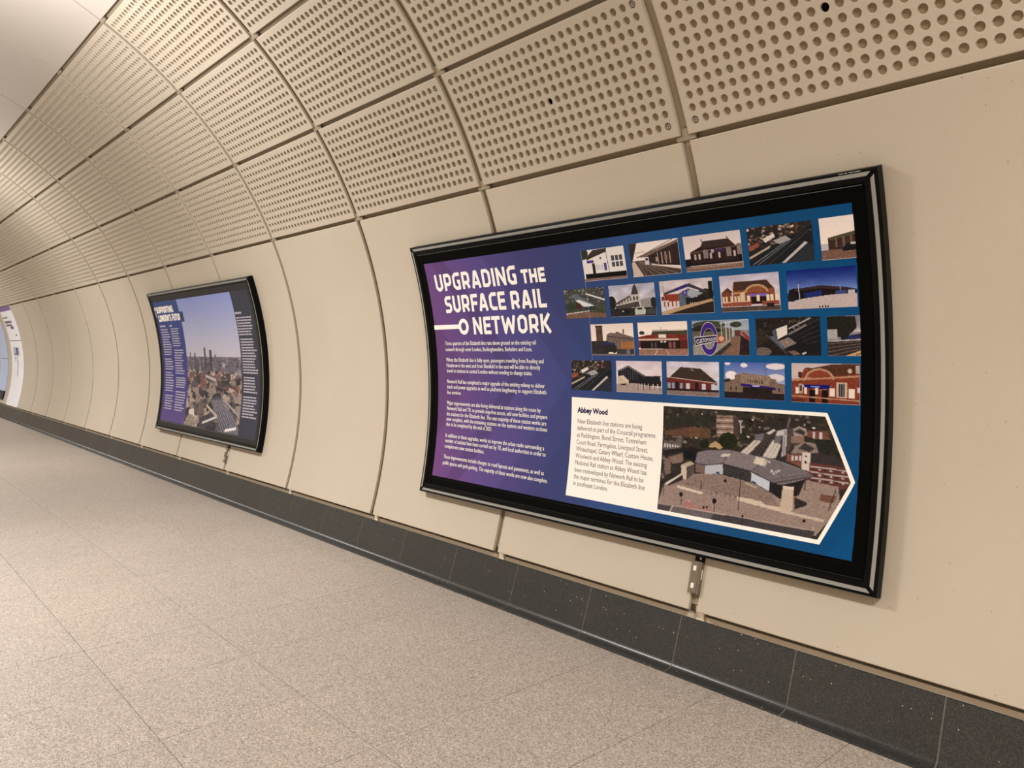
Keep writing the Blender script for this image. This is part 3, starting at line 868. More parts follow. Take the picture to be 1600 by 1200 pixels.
    p.poly([(.0, .52), (.18, .46), (.18, .34), (.28, .32), (.3, .28), (.76, .36), (.78, .42), (.86, .44), (.88, .54), (1, .56), (1, .9), (0, .9)], (140, 118, 98), 5); p.poly([(.28, .3), (.76, .37), (.76, .62), (.28, .58)], (156, 134, 112), 4)
    for k in range(7): p.rect(.4 + .038 * k, .46 + .005 * k, .418 + .038 * k, .54 + .005 * k, (84, 70, 60))
    p.poly([(.28, .57), (.86, .66), (.86, .73), (.28, .65)], (66, 40, 120)); p.rect(.48, .62, .6, .65, (190, 180, 210)); p.rect(.32, .68, .8, .9, (56, 44, 40), 5); p.rects((.1, .19, .9), .66, .76, .03, (84, 70, 60)); p.rect(0, .82, 1, 1, (58, 46, 42), 8); p.line(.69, .02, .69, .5, .012, (70, 70, 84)); p.poly([(0, .48), (.1, .44), (.1, .54), (0, .56)], (70, 60, 52))
    out['4d'] = p.noise(4)
    p = P((206, 186, 168)); p.grad((198, 182, 174), (214, 192, 168), 0, .3)
    p.poly([(0, .44), (.12, .38), (.2, .12), (.26, .1), (.34, .16), (.62, .02), (1, 0), (1, 1), (0, 1)], (158, 74, 44), 7); p.poly([(.2, .34), (.26, .14), (.6, .02), (1, 0), (1, .24), (.62, .32), (.5, .16), (.32, .2)], (108, 66, 42), 5)
    p.ell(.42, .4, .22, .28, (196, 150, 112)); p.ell(.42, .42, .19, .25, (162, 78, 48), 6); p.rect(0, .4, 1, .56, (156, 72, 44), 6); p.line(.0, .44, 1, .3, .04, (196, 144, 106)); p.line(.0, .42, .3, .36, .03, (190, 140, 104)); p.rect(.1, .22, .16, .36, (110, 52, 38)); p.ell(.86, .18, .03, .06, (206, 180, 150)); p.rect(.94, .05, .99, .24, (196, 172, 144))
    p.rect(.19, .54, .58, .64, (26, 32, 128)); p.rect(.16, .55, .19, .6, (190, 180, 200)); p.rect(.29, .57, .42, .6, (150, 156, 210))
    p.rects((.27, .46), .66, 1, .09, (44, 26, 24)); p.rects((.06, .19, .36), .62, .78, .045, (226, 206, 180)); p.rect(.57, .62, .65, .82, (230, 210, 184)); p.rect(.84, .62, .93, .84, (232, 214, 190)); p.rect(.67, .46, .82, .84, (206, 176, 138)); p.rect(.7, .5, .79, .82, (74, 70, 70)); p.rect(.11, .52, .17, .76, (190, 166, 134)); p.rect(.125, .56, .16, .72, (90, 84, 80))
    for k in range(3): p.line(.7 + .03 * k, .5, .7 + .03 * k, .82, .012, (170, 160, 150))
    p.line(0, .84, 1, .9, .03, (190, 146, 110)); p.rect(.96, .58, 1, .7, (210, 196, 186)); p.rect(.0, .9, .2, 1, (120, 56, 42), 8)
    out['4e'] = p.noise(4)
    return out

def main_picture():
    # the aerial view of the station, drawn in the crop's own plane; columns are (u,v) in 0..1
    p = Pic(300, 165, 1.85, (74, 64, 50))
    OX, OY, SX, SY = 45.0, 52.0, 1108.0, 690.0
    def sh(v): return v
    def q(pts):
        o = []
        for x, y in pts:
            # undo the slant of the photograph's rows
            u = (x - (62 - 37 * (y - 52) / 575.0)) / 1095.0
            top = 52 + 0.0655 * (x - 62)
            bot = 627 + 0.2066 * (x - 25)
            o.append((u, (y - top) / (bot - top)))
        return o
    def pl(pts, c, j=0): p.poly(q(pts), c, j)
    def ln(x0, y0, x1, y1, wd, c):
        (a, b2), (c2, d2) = q([(x0, y0), (x1, y1)])
        p.line(a, b2, c2, d2, wd, c)
    gr = [(66, 62, 46), (84, 74, 56), (52, 48, 38), (100, 84, 66), (70, 70, 48), (128, 112, 92)]
    p.clutter(0, 0, 1, .34, 420, .02, gr, .5)
    p.clutter(0, .0, 1, .3, 45, .012, [(176, 160, 140), (206, 190, 168), (150, 110, 84)], .3)
    p.clutter(.0, .3, .22, .8, 130, .02, [(92, 80, 66), (70, 62, 52), (132, 118, 102), (58, 54, 46)], .5)
    pl([(62, 120), (400, 110), (400, 150), (62, 160)], (66, 66, 46), 8)
    pl([(65, 180), (210, 170), (370, 185), (372, 240), (230, 230), (65, 215)], (122, 86, 58), 6)
    pl([(230, 180), (300, 185), (300, 230), (235, 226)], (134, 90, 56), 5); pl([(65, 165), (210, 155), (230, 175), (65, 190)], (78, 62, 50), 4)
    pl([(60, 228), (190, 235), (175, 300), (55, 300)], (120, 104, 90), 14); pl([(60, 230), (150, 232), (140, 250), (60, 246)], (84, 66, 54)); 
    for k in range(6): pl([(62 + 18 * k, 262 + 3 * k), (72 + 18 * k, 262 + 3 * k), (72 + 18 * k, 285), (62 + 18 * k, 287)], (206, 196, 180))
    pl([(60, 300), (190, 290), (190, 312), (60, 330)], (54, 50, 48), 5)
    pl([(410, 108), (525, 112), (527, 236), (408, 232)], (166, 134, 110), 5)
    for k in range(7): pl([(410, 118 + 17 * k), (512, 121 + 17 * k), (512, 126 + 17 * k), (410, 123 + 17 * k)], (206, 186, 162) if k % 2 else (112, 84, 66))
    pl([(512, 112), (545, 122), (545, 232), (512, 236)], (98, 78, 64), 4); ln(556, 140, 556, 212, .012, (196, 188, 170)); pl([(545, 138), (570, 140), (570, 148), (545, 150)], (180, 172, 156))
    pl([(352, 290), (372, 272), (400, 256), (425, 272), (445, 292), (425, 306), (400, 292), (372, 292)], (196, 164, 104), 4)
    a = q([(478, 255)])[0]; p.ell(a[0], a[1], .052, .075, (54, 58, 28), 9)
    a = q([(330, 272)])[0]; p.ell(a[0], a[1], .03, .04, (50, 54, 32), 8)
    pl([(190, 302), (240, 285), (325, 308), (290, 330), (270, 368), (195, 350)], (48, 46, 42), 4); pl([(192, 306), (275, 318), (272, 368), (196, 350)], (34, 38, 36), 4)
    pl([(90, 340), (190, 320), (190, 370), (120, 380)], (150, 122, 100), 6); pl([(62, 360), (85, 345), (105, 360), (108, 430), (70, 440)], (146, 118, 96), 6)
    # tracks and platforms
    pl([(560, 330), (690, 200), (860, 120), (840, 190), (800, 360), (700, 360)], (74, 60, 54), 6)
    for k in range(4): ln(610 + 22 * k, 340, 712 + 14 * k, 205, .006, (120, 104, 92))
    pl([(550, 325), (632, 252), (672, 258), (598, 334)], (206, 192, 166), 3); pl([(640, 222), (692, 212), (680, 256), (636, 252)], (128, 122, 120), 3); ln(574, 330, 652, 256, .005, (150, 134, 112))
    pl([(676, 350), (738, 250), (782, 280), (750, 358)], (206, 194, 170), 3); pl([(748, 232), (786, 228), (778, 275), (742, 268)], (126, 120, 118), 3); ln(700, 352, 758, 262, .005, (150, 136, 116)); ln(724, 354, 770, 270, .005, (150, 136, 116))
    pl([(698, 215), (745, 188), (756, 196), (722, 220)], (206, 196, 176)); pl([(762, 200), (802, 192), (790, 226), (752, 230)], (200, 190, 170)); pl([(796, 190), (818, 188), (804, 338), (782, 350)], (188, 180, 170), 3); ln(806, 195, 794, 340, .006, (90, 80, 76))
    pl([(820, 188), (852, 180), (832, 300), (804, 340)], (104, 86, 74), 6); ln(836, 120, 820, 180, .02, (130, 108, 96))
    # houses on the right
    pl([(848, 190), (880, 172), (918, 186), (922, 226), (850, 232)], (168, 150, 132), 6); pl([(850, 205), (880, 185), (915, 205), (905, 225)], (84, 74, 66), 4); pl([(922, 196), (1025, 200), (1030, 250), (922, 236)], (142, 84, 64), 6); p.rects([q([(950, 205)])[0][0], q([(985, 205)])[0][0]], q([(950, 205)])[0][1], q([(950, 240)])[0][1], .012, (206, 196, 182))
    pl([(836, 230), (905, 228), (905, 268), (836, 270)], (156, 122, 98), 6); pl([(830, 330), (860, 285), (905, 262), (962, 272), (976, 326)], (158, 136, 118), 5); pl([(870, 300), (905, 268), (960, 300), (930, 322)], (84, 72, 64), 4); pl([(962, 250), (1045, 250), (1060, 330), (980, 325)], (58, 60, 44), 8)
    pl([(812, 330), (893, 335), (890, 410), (806, 372)], (146, 92, 72), 6)
    for k in range(3): pl([(836 + 20 * k, 342), (848 + 20 * k, 343), (846 + 20 * k, 372), (834 + 20 * k, 370)], (206, 194, 176))
    pl([(920, 334), (1062, 338), (1106, 408), (1130, 470), (1126, 520), (1060, 545), (900, 470)], (128, 70, 56), 5); pl([(930, 330), (1060, 336), (1105, 408), (935, 380)], (78, 66, 62), 4); pl([(893, 322), (937, 328), (925, 432), (886, 420)], (212, 196, 174), 3); pl([(906, 340), (918, 341), (917, 352), (905, 350)], (70, 56, 50)); pl([(904, 372), (916, 374), (915, 388), (903, 386)], (70, 56, 50))
    for r in range(3): ln(930, 402 + 32 * r, 1118, 430 + 34 * r, .011, (186, 168, 152))
    for r in range(3):
        for k in range(6): pl([(945 + 28 * k, 412 + 33 * r + 4 * k), (957 + 28 * k, 414 + 33 * r + 4 * k), (957 + 28 * k, 424 + 33 * r + 4 * k), (945 + 28 * k, 422 + 33 * r + 4 * k)], (196, 182, 170) if k % 2 else (84, 56, 54))
    # square
    pl([(30, 580), (62, 490), (180, 440), (330, 440), (450, 452), (610, 492), (720, 555), (860, 575), (900, 480), (1070, 520), (1075, 600), (1040, 690), (960, 800), (30, 625)], (168, 142, 120), 7)
    pl([(60, 492), (180, 440), (330, 445), (450, 455), (610, 495), (730, 560), (765, 640), (520, 575), (330, 530), (180, 495)], (156, 130, 110), 8)
    for k in range(26):
        x, y = rng.uniform(200, 700), 0
        y = rng.uniform(460 + (x - 200) * .2, 520 + (x - 200) * .2)
        ln(x, y, x + rng.uniform(10, 40), y + rng.uniform(-3, 6), .006, (136, 112, 96))
    pl([(205, 585), (238, 588), (300, 630), (380, 640), (380, 655), (260, 640), (200, 622)], (186, 128, 112), 6)
    pl([(28, 598), (110, 612), (130, 618), (110, 645), (28, 632)], (96, 86, 82), 4); pl([(130, 615), (290, 645), (400, 668), (372, 705), (110, 655)], (124, 112, 106), 4); pl([(400, 665), (560, 695), (730, 735), (955, 775), (940, 818), (372, 705)], (88, 80, 76), 4); ln(108, 648, 132, 612, .01, (210, 196, 176)); ln(130, 612, 955, 770, .008, (190, 168, 146))
    # station hall
    pl([(332, 390), (445, 385), (446, 446), (334, 442)], (186, 186, 180), 4); pl([(272, 378), (334, 388), (334, 440), (275, 430)], (140, 112, 96), 4); pl([(445, 388), (612, 438), (606, 494), (446, 448)], (62, 58, 58), 5)
    for k in range(4): ln(448, 402 + 12 * k, 608, 444 + 13 * k, .006, (104, 92, 88))
    pl([(612, 438), (718, 492), (714, 548), (610, 488)], (196, 198, 194), 4); pl([(716, 492), (780, 512), (910, 470), (905, 480), (872, 570), (770, 590), (714, 548)], (58, 48, 44), 4); pl([(618, 485), (640, 495), (640, 505), (618, 496)], (64, 76, 120)); pl([(400, 432), (425, 434), (425, 444), (400, 442)], (70, 82, 124))
    roof = [(268, 378), (285, 318), (345, 308), (492, 308), (560, 328), (640, 342), (712, 354), (790, 380), (872, 412), (945, 455), (935, 468), (860, 492), (782, 510), (738, 500), (690, 472), (612, 432), (520, 402), (445, 386), (340, 392)]
    pl(roof, (142, 128, 124), 3)
    pl([(500, 312), (640, 344), (710, 356), (612, 428), (440, 384)], (148, 132, 124), 3); pl([(712, 356), (945, 455), (782, 508), (735, 496), (690, 470), (618, 428)], (134, 120, 114), 3)
    ln(505, 312, 440, 382, .007, (96, 84, 80)); ln(712, 356, 612, 430, .007, (100, 88, 84)); ln(268, 378, 340, 391, .012, (100, 88, 84)); ln(340, 391, 445, 386, .01, (100, 88, 84)); ln(445, 386, 612, 432, .01, (98, 86, 82)); ln(612, 432, 738, 499, .01, (98, 86, 82)); ln(738, 499, 940, 464, .012, (98, 86, 82)); ln(735, 478, 940, 448, .005, (104, 92, 88))
    pl([(642, 348), (698, 362), (682, 404), (624, 384)], (214, 200, 166), 3); ln(704, 366, 688, 404, .012, (208, 196, 170)); pl([(444, 330), (492, 330), (482, 346), (424, 346)], (210, 198, 172))
    for (x, y) in ((715, 378), (728, 432), (752, 436), (740, 446), (765, 430)):
        a = q([(x, y)])[0]; p.ell(a[0], a[1], .006, .01, (206, 196, 180))
    # low walls, blocks, posts
    pl([(178, 386), (240, 366), (264, 384), (262, 438), (214, 472), (180, 462)], (208, 188, 156), 3); pl([(214, 400), (264, 384), (262, 440), (214, 472)], (110, 94, 80), 6); pl([(178, 386), (240, 366), (264, 382), (214, 400)], (196, 172, 136), 3)
    pl([(70, 486), (188, 430), (190, 440), (82, 495)], (216, 202, 176)); pl([(85, 495), (190, 440), (190, 470), (100, 500)], (76, 64, 56), 4)
    pl([(156, 500), (322, 545), (318, 558), (154, 514)], (218, 198, 166), 3); pl([(532, 575), (668, 602), (690, 622), (776, 640), (772, 664), (662, 632), (530, 596)], (214, 192, 158), 3); pl([(776, 652), (1000, 708), (998, 722), (776, 668)], (206, 184, 152), 3)
    pl([(788, 514), (848, 522), (838, 662), (770, 668)], (204, 180, 146), 4); pl([(788, 514), (848, 522), (845, 540), (786, 532)], (222, 200, 168)); pl([(848, 580), (915, 612), (910, 630), (850, 650)], (70, 62, 50), 6)
    pl([(985, 560), (1062, 576), (1042, 616), (975, 600)], (142, 94, 68), 4); pl([(578, 494), (640, 520), (640, 528), (578, 503)], (196, 178, 152))
    for (x0, y0, x1, y1) in ((185, 545, 183, 612), (396, 588, 398, 660), (553, 440, 541, 655), (310, 478, 311, 530), (62, 490, 65, 553), (566, 682, 563, 742), (1056, 540, 1020, 660), (907, 475, 903, 540)):
        ln(x0, y0, x1, y1, .006, (54, 44, 40))
    for (x, y, r) in ((182, 552, .011), (396, 597, .012), (900, 716, .007), (330, 632, .006), (350, 630, .006), (567, 686, .006), (460, 484, .008)):
        a = q([(x, y)])[0]; p.ell(a[0], a[1], r, r * 2.0, (46, 36, 36))
    for k in range(7): ln(350 + 28 * k, 540 + 4 * k, 350 + 28 * k, 560 + 4 * k, .005, (104, 88, 78))
    return p.noise(4)

def skyline_picture():
    p = Pic(200, 230, 1.05, (150, 150, 165))
    hz = .455
    p.grad((132, 142, 186), (170, 170, 178), 0, .3); p.grad((170, 170, 178), (188, 178, 172), .3, hz)
    p.grad((112, 104, 106), (96, 86, 84), hz, .62); p.grad((96, 86, 84), (84, 74, 68), .62, 1.0)
    p.clutter(0, hz + .005, 1, .6, 330, .012, [(116, 106, 106), (94, 86, 86), (132, 122, 118), (80, 72, 74)], .05, 1.5)
    for (x, wd, top, c) in ((.08, .02, .42, 92), (.17, .022, .425, 88), (.37, .03, .385, 70), (.475, .038, .405, 66), (.56, .03, .44, 104), (.6, .05, .47, 96), (.3, .03, .455, 84), (.84, .05, .455, 100), (.2, .06, .48, 86), (.42, .05, .49, 88), (.7, .04, .5, 150)):
        p.rect(x - wd / 2, top, x + wd / 2, .6, (c, c * .93, c * .95), 3)
    p.ell(.7, .53, .022, .04, (176, 162, 152)); p.rect(.67, .53, .73, .64, (118, 104, 98))
    p.clutter(0, .57, 1, .76, 420, .025, [(140, 120, 100), (110, 94, 82), (84, 72, 66), (168, 148, 124), (66, 58, 56), (120, 78, 66)], .5, 1.2)
    p.line(.36, .6, .56, .63, .02, (176, 164, 150)); p.line(.36, .625, .5, .645, .012, (70, 62, 62))
    p.clutter(0, .72, 1, 1, 380, .045, [(130, 112, 94), (92, 80, 72), (64, 56, 54), (176, 154, 128), (150, 130, 108), (56, 50, 50)], .7, 1.0)
    p.poly([(.46, .78), (.6, .74), (.98, .94), (1, 1), (.7, 1)], (76, 72, 74), 5)
    for k in range(8): p.line(.48 + .03 * k, .78 - .002 * k, .74 + .045 * k, 1, .012, (128, 120, 116))
    p.poly([(.3, .92), (.56, .86), (.6, .92), (.4, 1), (.26, 1)], (66, 60, 60), 5); p.line(.36, .96, .6, .9, .018, (206, 190, 168)); p.line(.4, .82, .62, .9, .02, (186, 164, 138)); p.line(.78, .985, .96, .955, .02, (226, 212, 194)); p.line(.0, .99, .3, .95, .03, (150, 120, 100))
    p.poly([(.06, .88), (.16, .86), (.2, .93), (.1, .96)], (212, 192, 164), 6); p.line(.72, .77, .98, .87, .016, (160, 148, 138)); p.ell(.12, .97, .1, .06, (140, 124, 100), 22)
    return gritty(p, .85, 1800, 12, .012, 1.0, .465)

# ------------------------------------------------------------------ poster cases
def sweep(x0, x1, t0, t1, prof_, mat, name, parent, nseg=16, back=True):
    """profile (inset from the outer edge, height above the lining) carried round a curved rectangle with mitred corners"""
    mb = MB()
    loops = []
    for ins, hgt in prof_:
        dt = math.degrees(ins / RAD)
        a0, a1, b0, b1 = x0 + ins, x1 - ins, t0 + dt, t1 - dt
        L = []
        for i in range(nseg): L.append((a0, b0 + (b1 - b0) * i / nseg))
        L.append((a0, b1))
        for i in range(nseg): L.append((a1, b1 + (b0 - b1) * i / nseg))
        L.append((a1, b0))
        loops.append([cyl(x, t, hgt) for x, t in L])
    n = len(loops[0])
    vs = [v for L in loops for v in L]
    fs = []
    for k in range(len(loops) - 1):
        for i in range(n):
            i2 = (i + 1) % n
            fs.append((k * n + i, k * n + i2, (k + 1) * n + i2, (k + 1) * n + i))
    mb.add(vs, fs)
    return mb.build(name, mat, parent)

def strip(x0, x1, t0, t1, i0, i1, side, hgt, parent, cut=0.012):
    """one aluminium insert along a side, mitre-cut and stopping short of the corner"""
    c = lambda ins: math.degrees(ins / RAD)
    mb = MB()
    n = 16 if side in 'LR' else 1
    rows = []
    for ins in (i0, i1):
        e = ins + cut
        pts = []
        for i in range(n + 1):
            f = i / n
            if side in 'LR':
                x = x0 + ins if side == 'L' else x1 - ins
                pts.append((x, t0 + c(e) + (t1 - t0 - 2 * c(e)) * f))
            else:
                t = t0 + c(ins) if side == 'B' else t1 - c(ins)
                pts.append((x0 + e + (x1 - x0 - 2 * e) * f, t))
        rows.append(pts)
    vs = [cyl(x, t, hgt) for r in rows for x, t in r] + [cyl(x, t, hgt - 0.004) for r in rows for x, t in r]
    m1 = n + 1
    fs = []
    for i in range(n):
        fs.append((i, i + 1, m1 + i + 1, m1 + i))
        fs.append((2 * m1 + i, 2 * m1 + i + 1, i + 1, i))
        fs.append((m1 + i, m1 + i + 1, 3 * m1 + i + 1, 3 * m1 + i))
    mb.add(vs, fs)
    return mb.build('edge_strip', M_SILVER, parent)

PT0, PT1 = -12.88, 18.23
def poster_case(name, x0, x1, label, group, bmat=M_BORD):
    root = tag(empty(name, cyl((x0 + x1) / 2, PT0, 0.0)), label, 'poster', group)
    inv = root.matrix_world
    loc = root.location.copy()
    fr = sweep(x0, x1, PT0, PT1, [(0.004, 0.002), (0, 0.008), (0, 0.050), (0.003, 0.056), (0.010, 0.0585), (0.0125, 0.054), (0.029, 0.054), (0.031, 0.0595), (0.050, 0.0585), (0.057, 0.053), (0.058, 0.050)], M_BLACK, 'frame', root)
    for s in 'LRBT': strip(x0, x1, PT0, PT1, 0.0128, 0.0288, s, 0.0562, fr)
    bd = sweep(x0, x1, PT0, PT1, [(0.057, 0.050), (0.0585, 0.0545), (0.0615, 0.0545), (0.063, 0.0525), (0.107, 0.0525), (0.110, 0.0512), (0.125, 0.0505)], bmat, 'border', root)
    for ta, tb2, mm in ((PT1, -1, plain('glint_bright', (104, 104, 100), .4, .2)), (PT0, 1, plain('glint_dim', (44, 44, 43), .4, .2))):  # painted highlight lines inside the frame: bright along the top, dim along the bottom
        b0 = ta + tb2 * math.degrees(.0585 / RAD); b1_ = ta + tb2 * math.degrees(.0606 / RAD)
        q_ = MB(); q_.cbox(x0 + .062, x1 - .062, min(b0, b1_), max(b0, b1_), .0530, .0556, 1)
        q_.build('edge_glint', mm, fr)
    # the two side channels stand a hair proud of the top and bottom ones
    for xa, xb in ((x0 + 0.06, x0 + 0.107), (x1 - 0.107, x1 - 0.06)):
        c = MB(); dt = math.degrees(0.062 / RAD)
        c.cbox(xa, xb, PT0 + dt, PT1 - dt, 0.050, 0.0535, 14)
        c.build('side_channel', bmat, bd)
    return root, fr

def settle(root):
    """children were modelled in world space: keep them there under the moved empty"""
    for ch in root.children:
        ch.matrix_parent_inverse = Matrix.Translation(root.location).inverted()

AT0, AT1 = -10.62, 16.0
# ---- near poster
X0, X1 = -4.356, -1.268
P1, F1 = poster_case('poster_case', X0, X1, 'near curved black poster case with purple and blue print full of station pictures', 'curved poster cases on the tunnel wall')
# sticker on the top lip of the frame
stk = []
for a_, b_ in ((0.0, .02), (.024, .034), (.04, .06), (.063, .085)):
    stk.append(([(X1 - .145 + a_, PT1 - .145), (X1 - .145 + b_, PT1 - .145), (X1 - .145 + b_, PT1 - .075), (X1 - .145 + a_, PT1 - .075)], [(0, 1, 2, 3)]))
bent('frame_sticker', stk, 0.0590, M_SILVER, F1)
ax0, ax1 = -4.252, -1.366
nw, nh = 260, 130
U, V = np.meshgrid(np.linspace(0, 1, nw), np.linspace(0, 1, nh))
stops = [(0.0, (112, 70, 122)), (0.06, (106, 70, 124)), (0.2, (88, 68, 124)), (0.4, (68, 68, 120)), (0.6, (48, 78, 132)), (0.8, (24, 82, 134)), (1.0, (2, 80, 136))]
img = np.stack([np.interp(U, [s[0] for s in stops], [s[1][c] for s in stops]) for c in range(3)], -1)
def chevron(xa, xb, tipy, slope, f):
    xx = U - abs(V - tipy) * -slope
    mk = (xx + 0 * V > xa) & (xx < xb)
    img[mk] = img[mk] * f
chevron(.12, .25, .53, .42, 1.09)
chevron(.30, .43, .53, .42, 1.13)
chevron(.43, .52, .53, .42, 1.05)
chevron(.74, .88, .42, .42, 1.06)
chevron(1.02, 1.2, .42, .42, 0.94)
img[..., 0] += 5 * (V - .5) * (U < .3)
PR1 = raster('poster_print', ax0, ax1, AT0, AT1, 0.0515, img, P1, ink=ink_sheet)
LAY = {'1a': (-2.827, -2.537, 12.05, 15.09), '1b': (-2.502, -2.207, 12.05, 15.12), '1c': (-2.178, -1.876, 12.06, 15.13), '1d': (-1.844, -1.548, 12.10, 15.14), '1e': (-1.517, -1.368, 12.02, 15.16),
       '2a': (-2.999, -2.706, 8.42, 11.39), '2b': (-2.673, -2.377, 8.41, 11.43), '2c': (-2.346, -2.045, 8.42, 11.46), '2d': (-2.007, -1.714, 8.42, 11.47), '2e': (-1.679, -1.383, 8.40, 11.46),
       '3a': (-2.826, -2.534, 4.69, 7.76), '3b': (-2.504, -2.203, 4.71, 7.78), '3c': (-2.175, -1.873, 4.74, 7.78), '3d': (-1.839, -1.542, 4.75, 7.79), '3e': (-1.513, -1.368, 4.73, 7.78),
       '4a': (-2.987, -2.694, 1.10, 4.13), '4b': (-2.661, -2.365, 1.11, 4.14), '4c': (-2.335, -2.036, 1.10, 4.15), '4d': (-2.008, -1.707, 1.06, 4.15), '4e': (-1.675, -1.381, 1.04, 4.14)}
PL = {'1a': 'picture of a white cottage-like station', '1b': 'picture of a platform under a canopy', '1c': 'picture of a dark brick station', '1d': 'aerial picture of tracks beside houses', '1e': 'picture of a low station with a dark car',
      '2a': 'greenish aerial picture of a station', '2b': 'picture of a pale towered building and cars', '2c': 'picture of a glass station with a pitched roof', '2d': 'picture of an orange brick station with an arch', '2e': 'picture of a long dark station under deep blue sky',
      '3a': 'picture of a brown tower and brick houses', '3b': 'picture of a low red brick station', '3c': 'picture of a purple platform roundel', '3d': 'dark aerial picture with a white block', '3e': 'picture of tracks and a yellow platform edge',
      '4a': 'small aerial picture of tracks', '4b': 'picture of a gabled dark station', '4c': 'picture of a hipped-roof red brick station', '4d': 'picture of a tan station under a cloudy sky', '4e': 'picture of a brick station with a blue sign'}
PICS = pictures()
for k_, p_ in PICS.items(): gritty(p_, .9 if k_ in ('2e', '4d') else .76)
for k, (xa, xb, ta, tb) in LAY.items():
    im = PICS[k].im
    if k in ('1e', '3e'): im = im[:, :72]
    o = raster('photograph', xa, xb, ta, tb, 0.0521, im, PR1, ink=ink_photo)
    o['label'] = PL[k]

# roundel of the platform picture
xa, xb, ta, tb = LAY['3c']
def uv(u, v): return (xa + (xb - xa) * u, tb + (ta - tb) * v)
def ring_poly(cx, cy, ro, ri, n=36):
    pts = []
    for k in range(n):
        a_ = 2 * PI * k / n
        c_, s_ = math.cos(a_), math.sin(a_)
        pts += [uv(cx + ro[0] * c_, cy + ro[1] * s_), uv(cx + ri[0] * c_, cy + ri[1] * s_)]
    return (pts, [(2 * k, 2 * k + 1, (2 * k + 3) % (2 * n), (2 * k + 2) % (2 * n)) for k in range(n)])
M_RPUR = plain('roundel_purple', (62, 34, 128), 0.5, 0.1)
rd = [ring_poly(.30, .53, (.155, .47), (.105, .30))]
bent('roundel_rim', [ring_poly(.30, .53, (.159, .482), (.155, .47)), ring_poly(.30, .53, (.107, .305), (.103, .294))], 0.0525, M_LABEL, PR1)
bent('roundel_ring', rd, 0.05265, M_RPUR, PR1)
bent('roundel_bar', [([uv(.035, .475), uv(.445, .42), uv(.445, .605), uv(.047, .735)], [(0, 1, 2, 3)])], 0.0529, M_LABEL, PR1)
bent('roundel_plate', [([uv(.041, .492), uv(.440, .436), uv(.440, .59), uv(.052, .715)], [(0, 1, 2, 3)])], 0.0531, M_NAVY, PR1)
tp_ = text_poly('CUSTOM HOUSE', 0, 0, 1.0)
mxx = max(p_[0] for p_ in tp_[0])
pts = []
for px, py in tp_[0]:
    f_ = px / mxx
    u = .066 + .362 * (1.35 * f_ - .35 * f_ * f_)
    yy = py / DEG / 0.73
    vb = .676 - (u - .066) / .362 * .108
    hh = .140 - (u - .066) / .362 * .050
    pts.append(uv(u, vb - yy * hh))
bent('roundel_lettering', [(pts, tp_[1])], 0.0533, M_WHITE, PR1)

# headline
HW = []
TK = 0.0225
HW += stroke_word('UPGRADING', -4.165, -3.358, 12.45, 14.50, TK)
HW += stroke_word('THE', -3.322, -3.124, 12.45, 13.93, 0.0195)
HW += stroke_word('SURFACE', -4.097, -3.492, 9.76, 11.80, TK)
HW += stroke_word('RAIL', -3.446, -3.145, 9.75, 11.76, TK)
HW += stroke_word('NETWORK', -3.832, -3.125, 7.05, 9.08, TK)
HW.append(([(ax0, 7.77), (-3.955, 7.77), (-3.955, 8.31), (ax0, 8.31)], [(0, 1, 2, 3)]))
ringp = []
for k in range(28):
    a_ = 2 * PI * k / 28
    ringp += [(-3.928 + .052 * math.cos(a_), 8.02 + .97 * math.sin(a_)), (-3.928 + .026 * math.cos(a_), 8.02 + .5 * math.sin(a_))]
HW.append((ringp, [(2 * k, 2 * k + 1, (2 * k + 3) % 56, (2 * k + 2) % 56) for k in range(28)]))
bent('headline', HW, 0.0522, M_WHITE, PR1)

PAR = [[("Three quarters of the Elizabeth line runs above ground on the existing rail", 6.02, -3.265), ("network through outer London, Buckinghamshire, Berkshire and Essex.", 5.28, -3.300)],
       [("When the Elizabeth line is fully open, passengers travelling from Reading and", 3.99, -3.209), ("Heathrow in the west and from Shenfield in the east will be able to directly", 3.30, -3.240), ("travel to stations in central London without needing to change trains.", 2.64, -3.310)],
       [("Network Rail has completed a major upgrade of the existing railway to deliver", 1.31, -3.206), ("track and power upgrades as well as platform lengthening to support Elizabeth", 0.64, -3.193), ("line services.", -0.05, -3.992)],
       [("Major improvements are also being delivered at stations along the route by", -1.36, -3.238), ("Network Rail and TfL to provide step-free access, add new facilities and prepare", -2.03, -3.181), ("the stations for the Elizabeth line. The vast majority of these station works are", -2.73, -3.188), ("now complete, with the remaining stations on the eastern and western sections", -3.37, -3.178), ("due to be completed by the end of 2021.", -4.01, -3.668)],
       [("In addition to these upgrades, works to improve the urban realm surrounding a", -5.40, -3.194), ("number of stations have been carried out by TfL and local authorities in order to", -6.05, -3.178), ("complement new station facilities.", -6.74, -3.730)],
       [("These improvements include changes to road layouts and pavements, as well as", -8.05, -3.178), ("public spaces and cycle parking. The majority of these works are now also complete.", -8.80, -3.140)]]
for para in PAR:
    pp = []
    for body, tm, xe in para:
        for dx_ in (0, .0011):
            pp.append(text_poly(body, -4.146 + dx_, tm - 0.22, 0.0375, width=xe + 4.146))
    bent('paragraph', pp, 0.0522, M_WHITE, PR1)

# the seam between two widths of the print
sm_ = MB(); sm_.cbox(-2.8290, -2.8278, 4.2, 15.2, .0512, .0524, 8)
sm_.build('print_seam', plain('seam', (170, 160, 170), .5, .1), PR1)

# white information box with the aerial view
ib = MB()
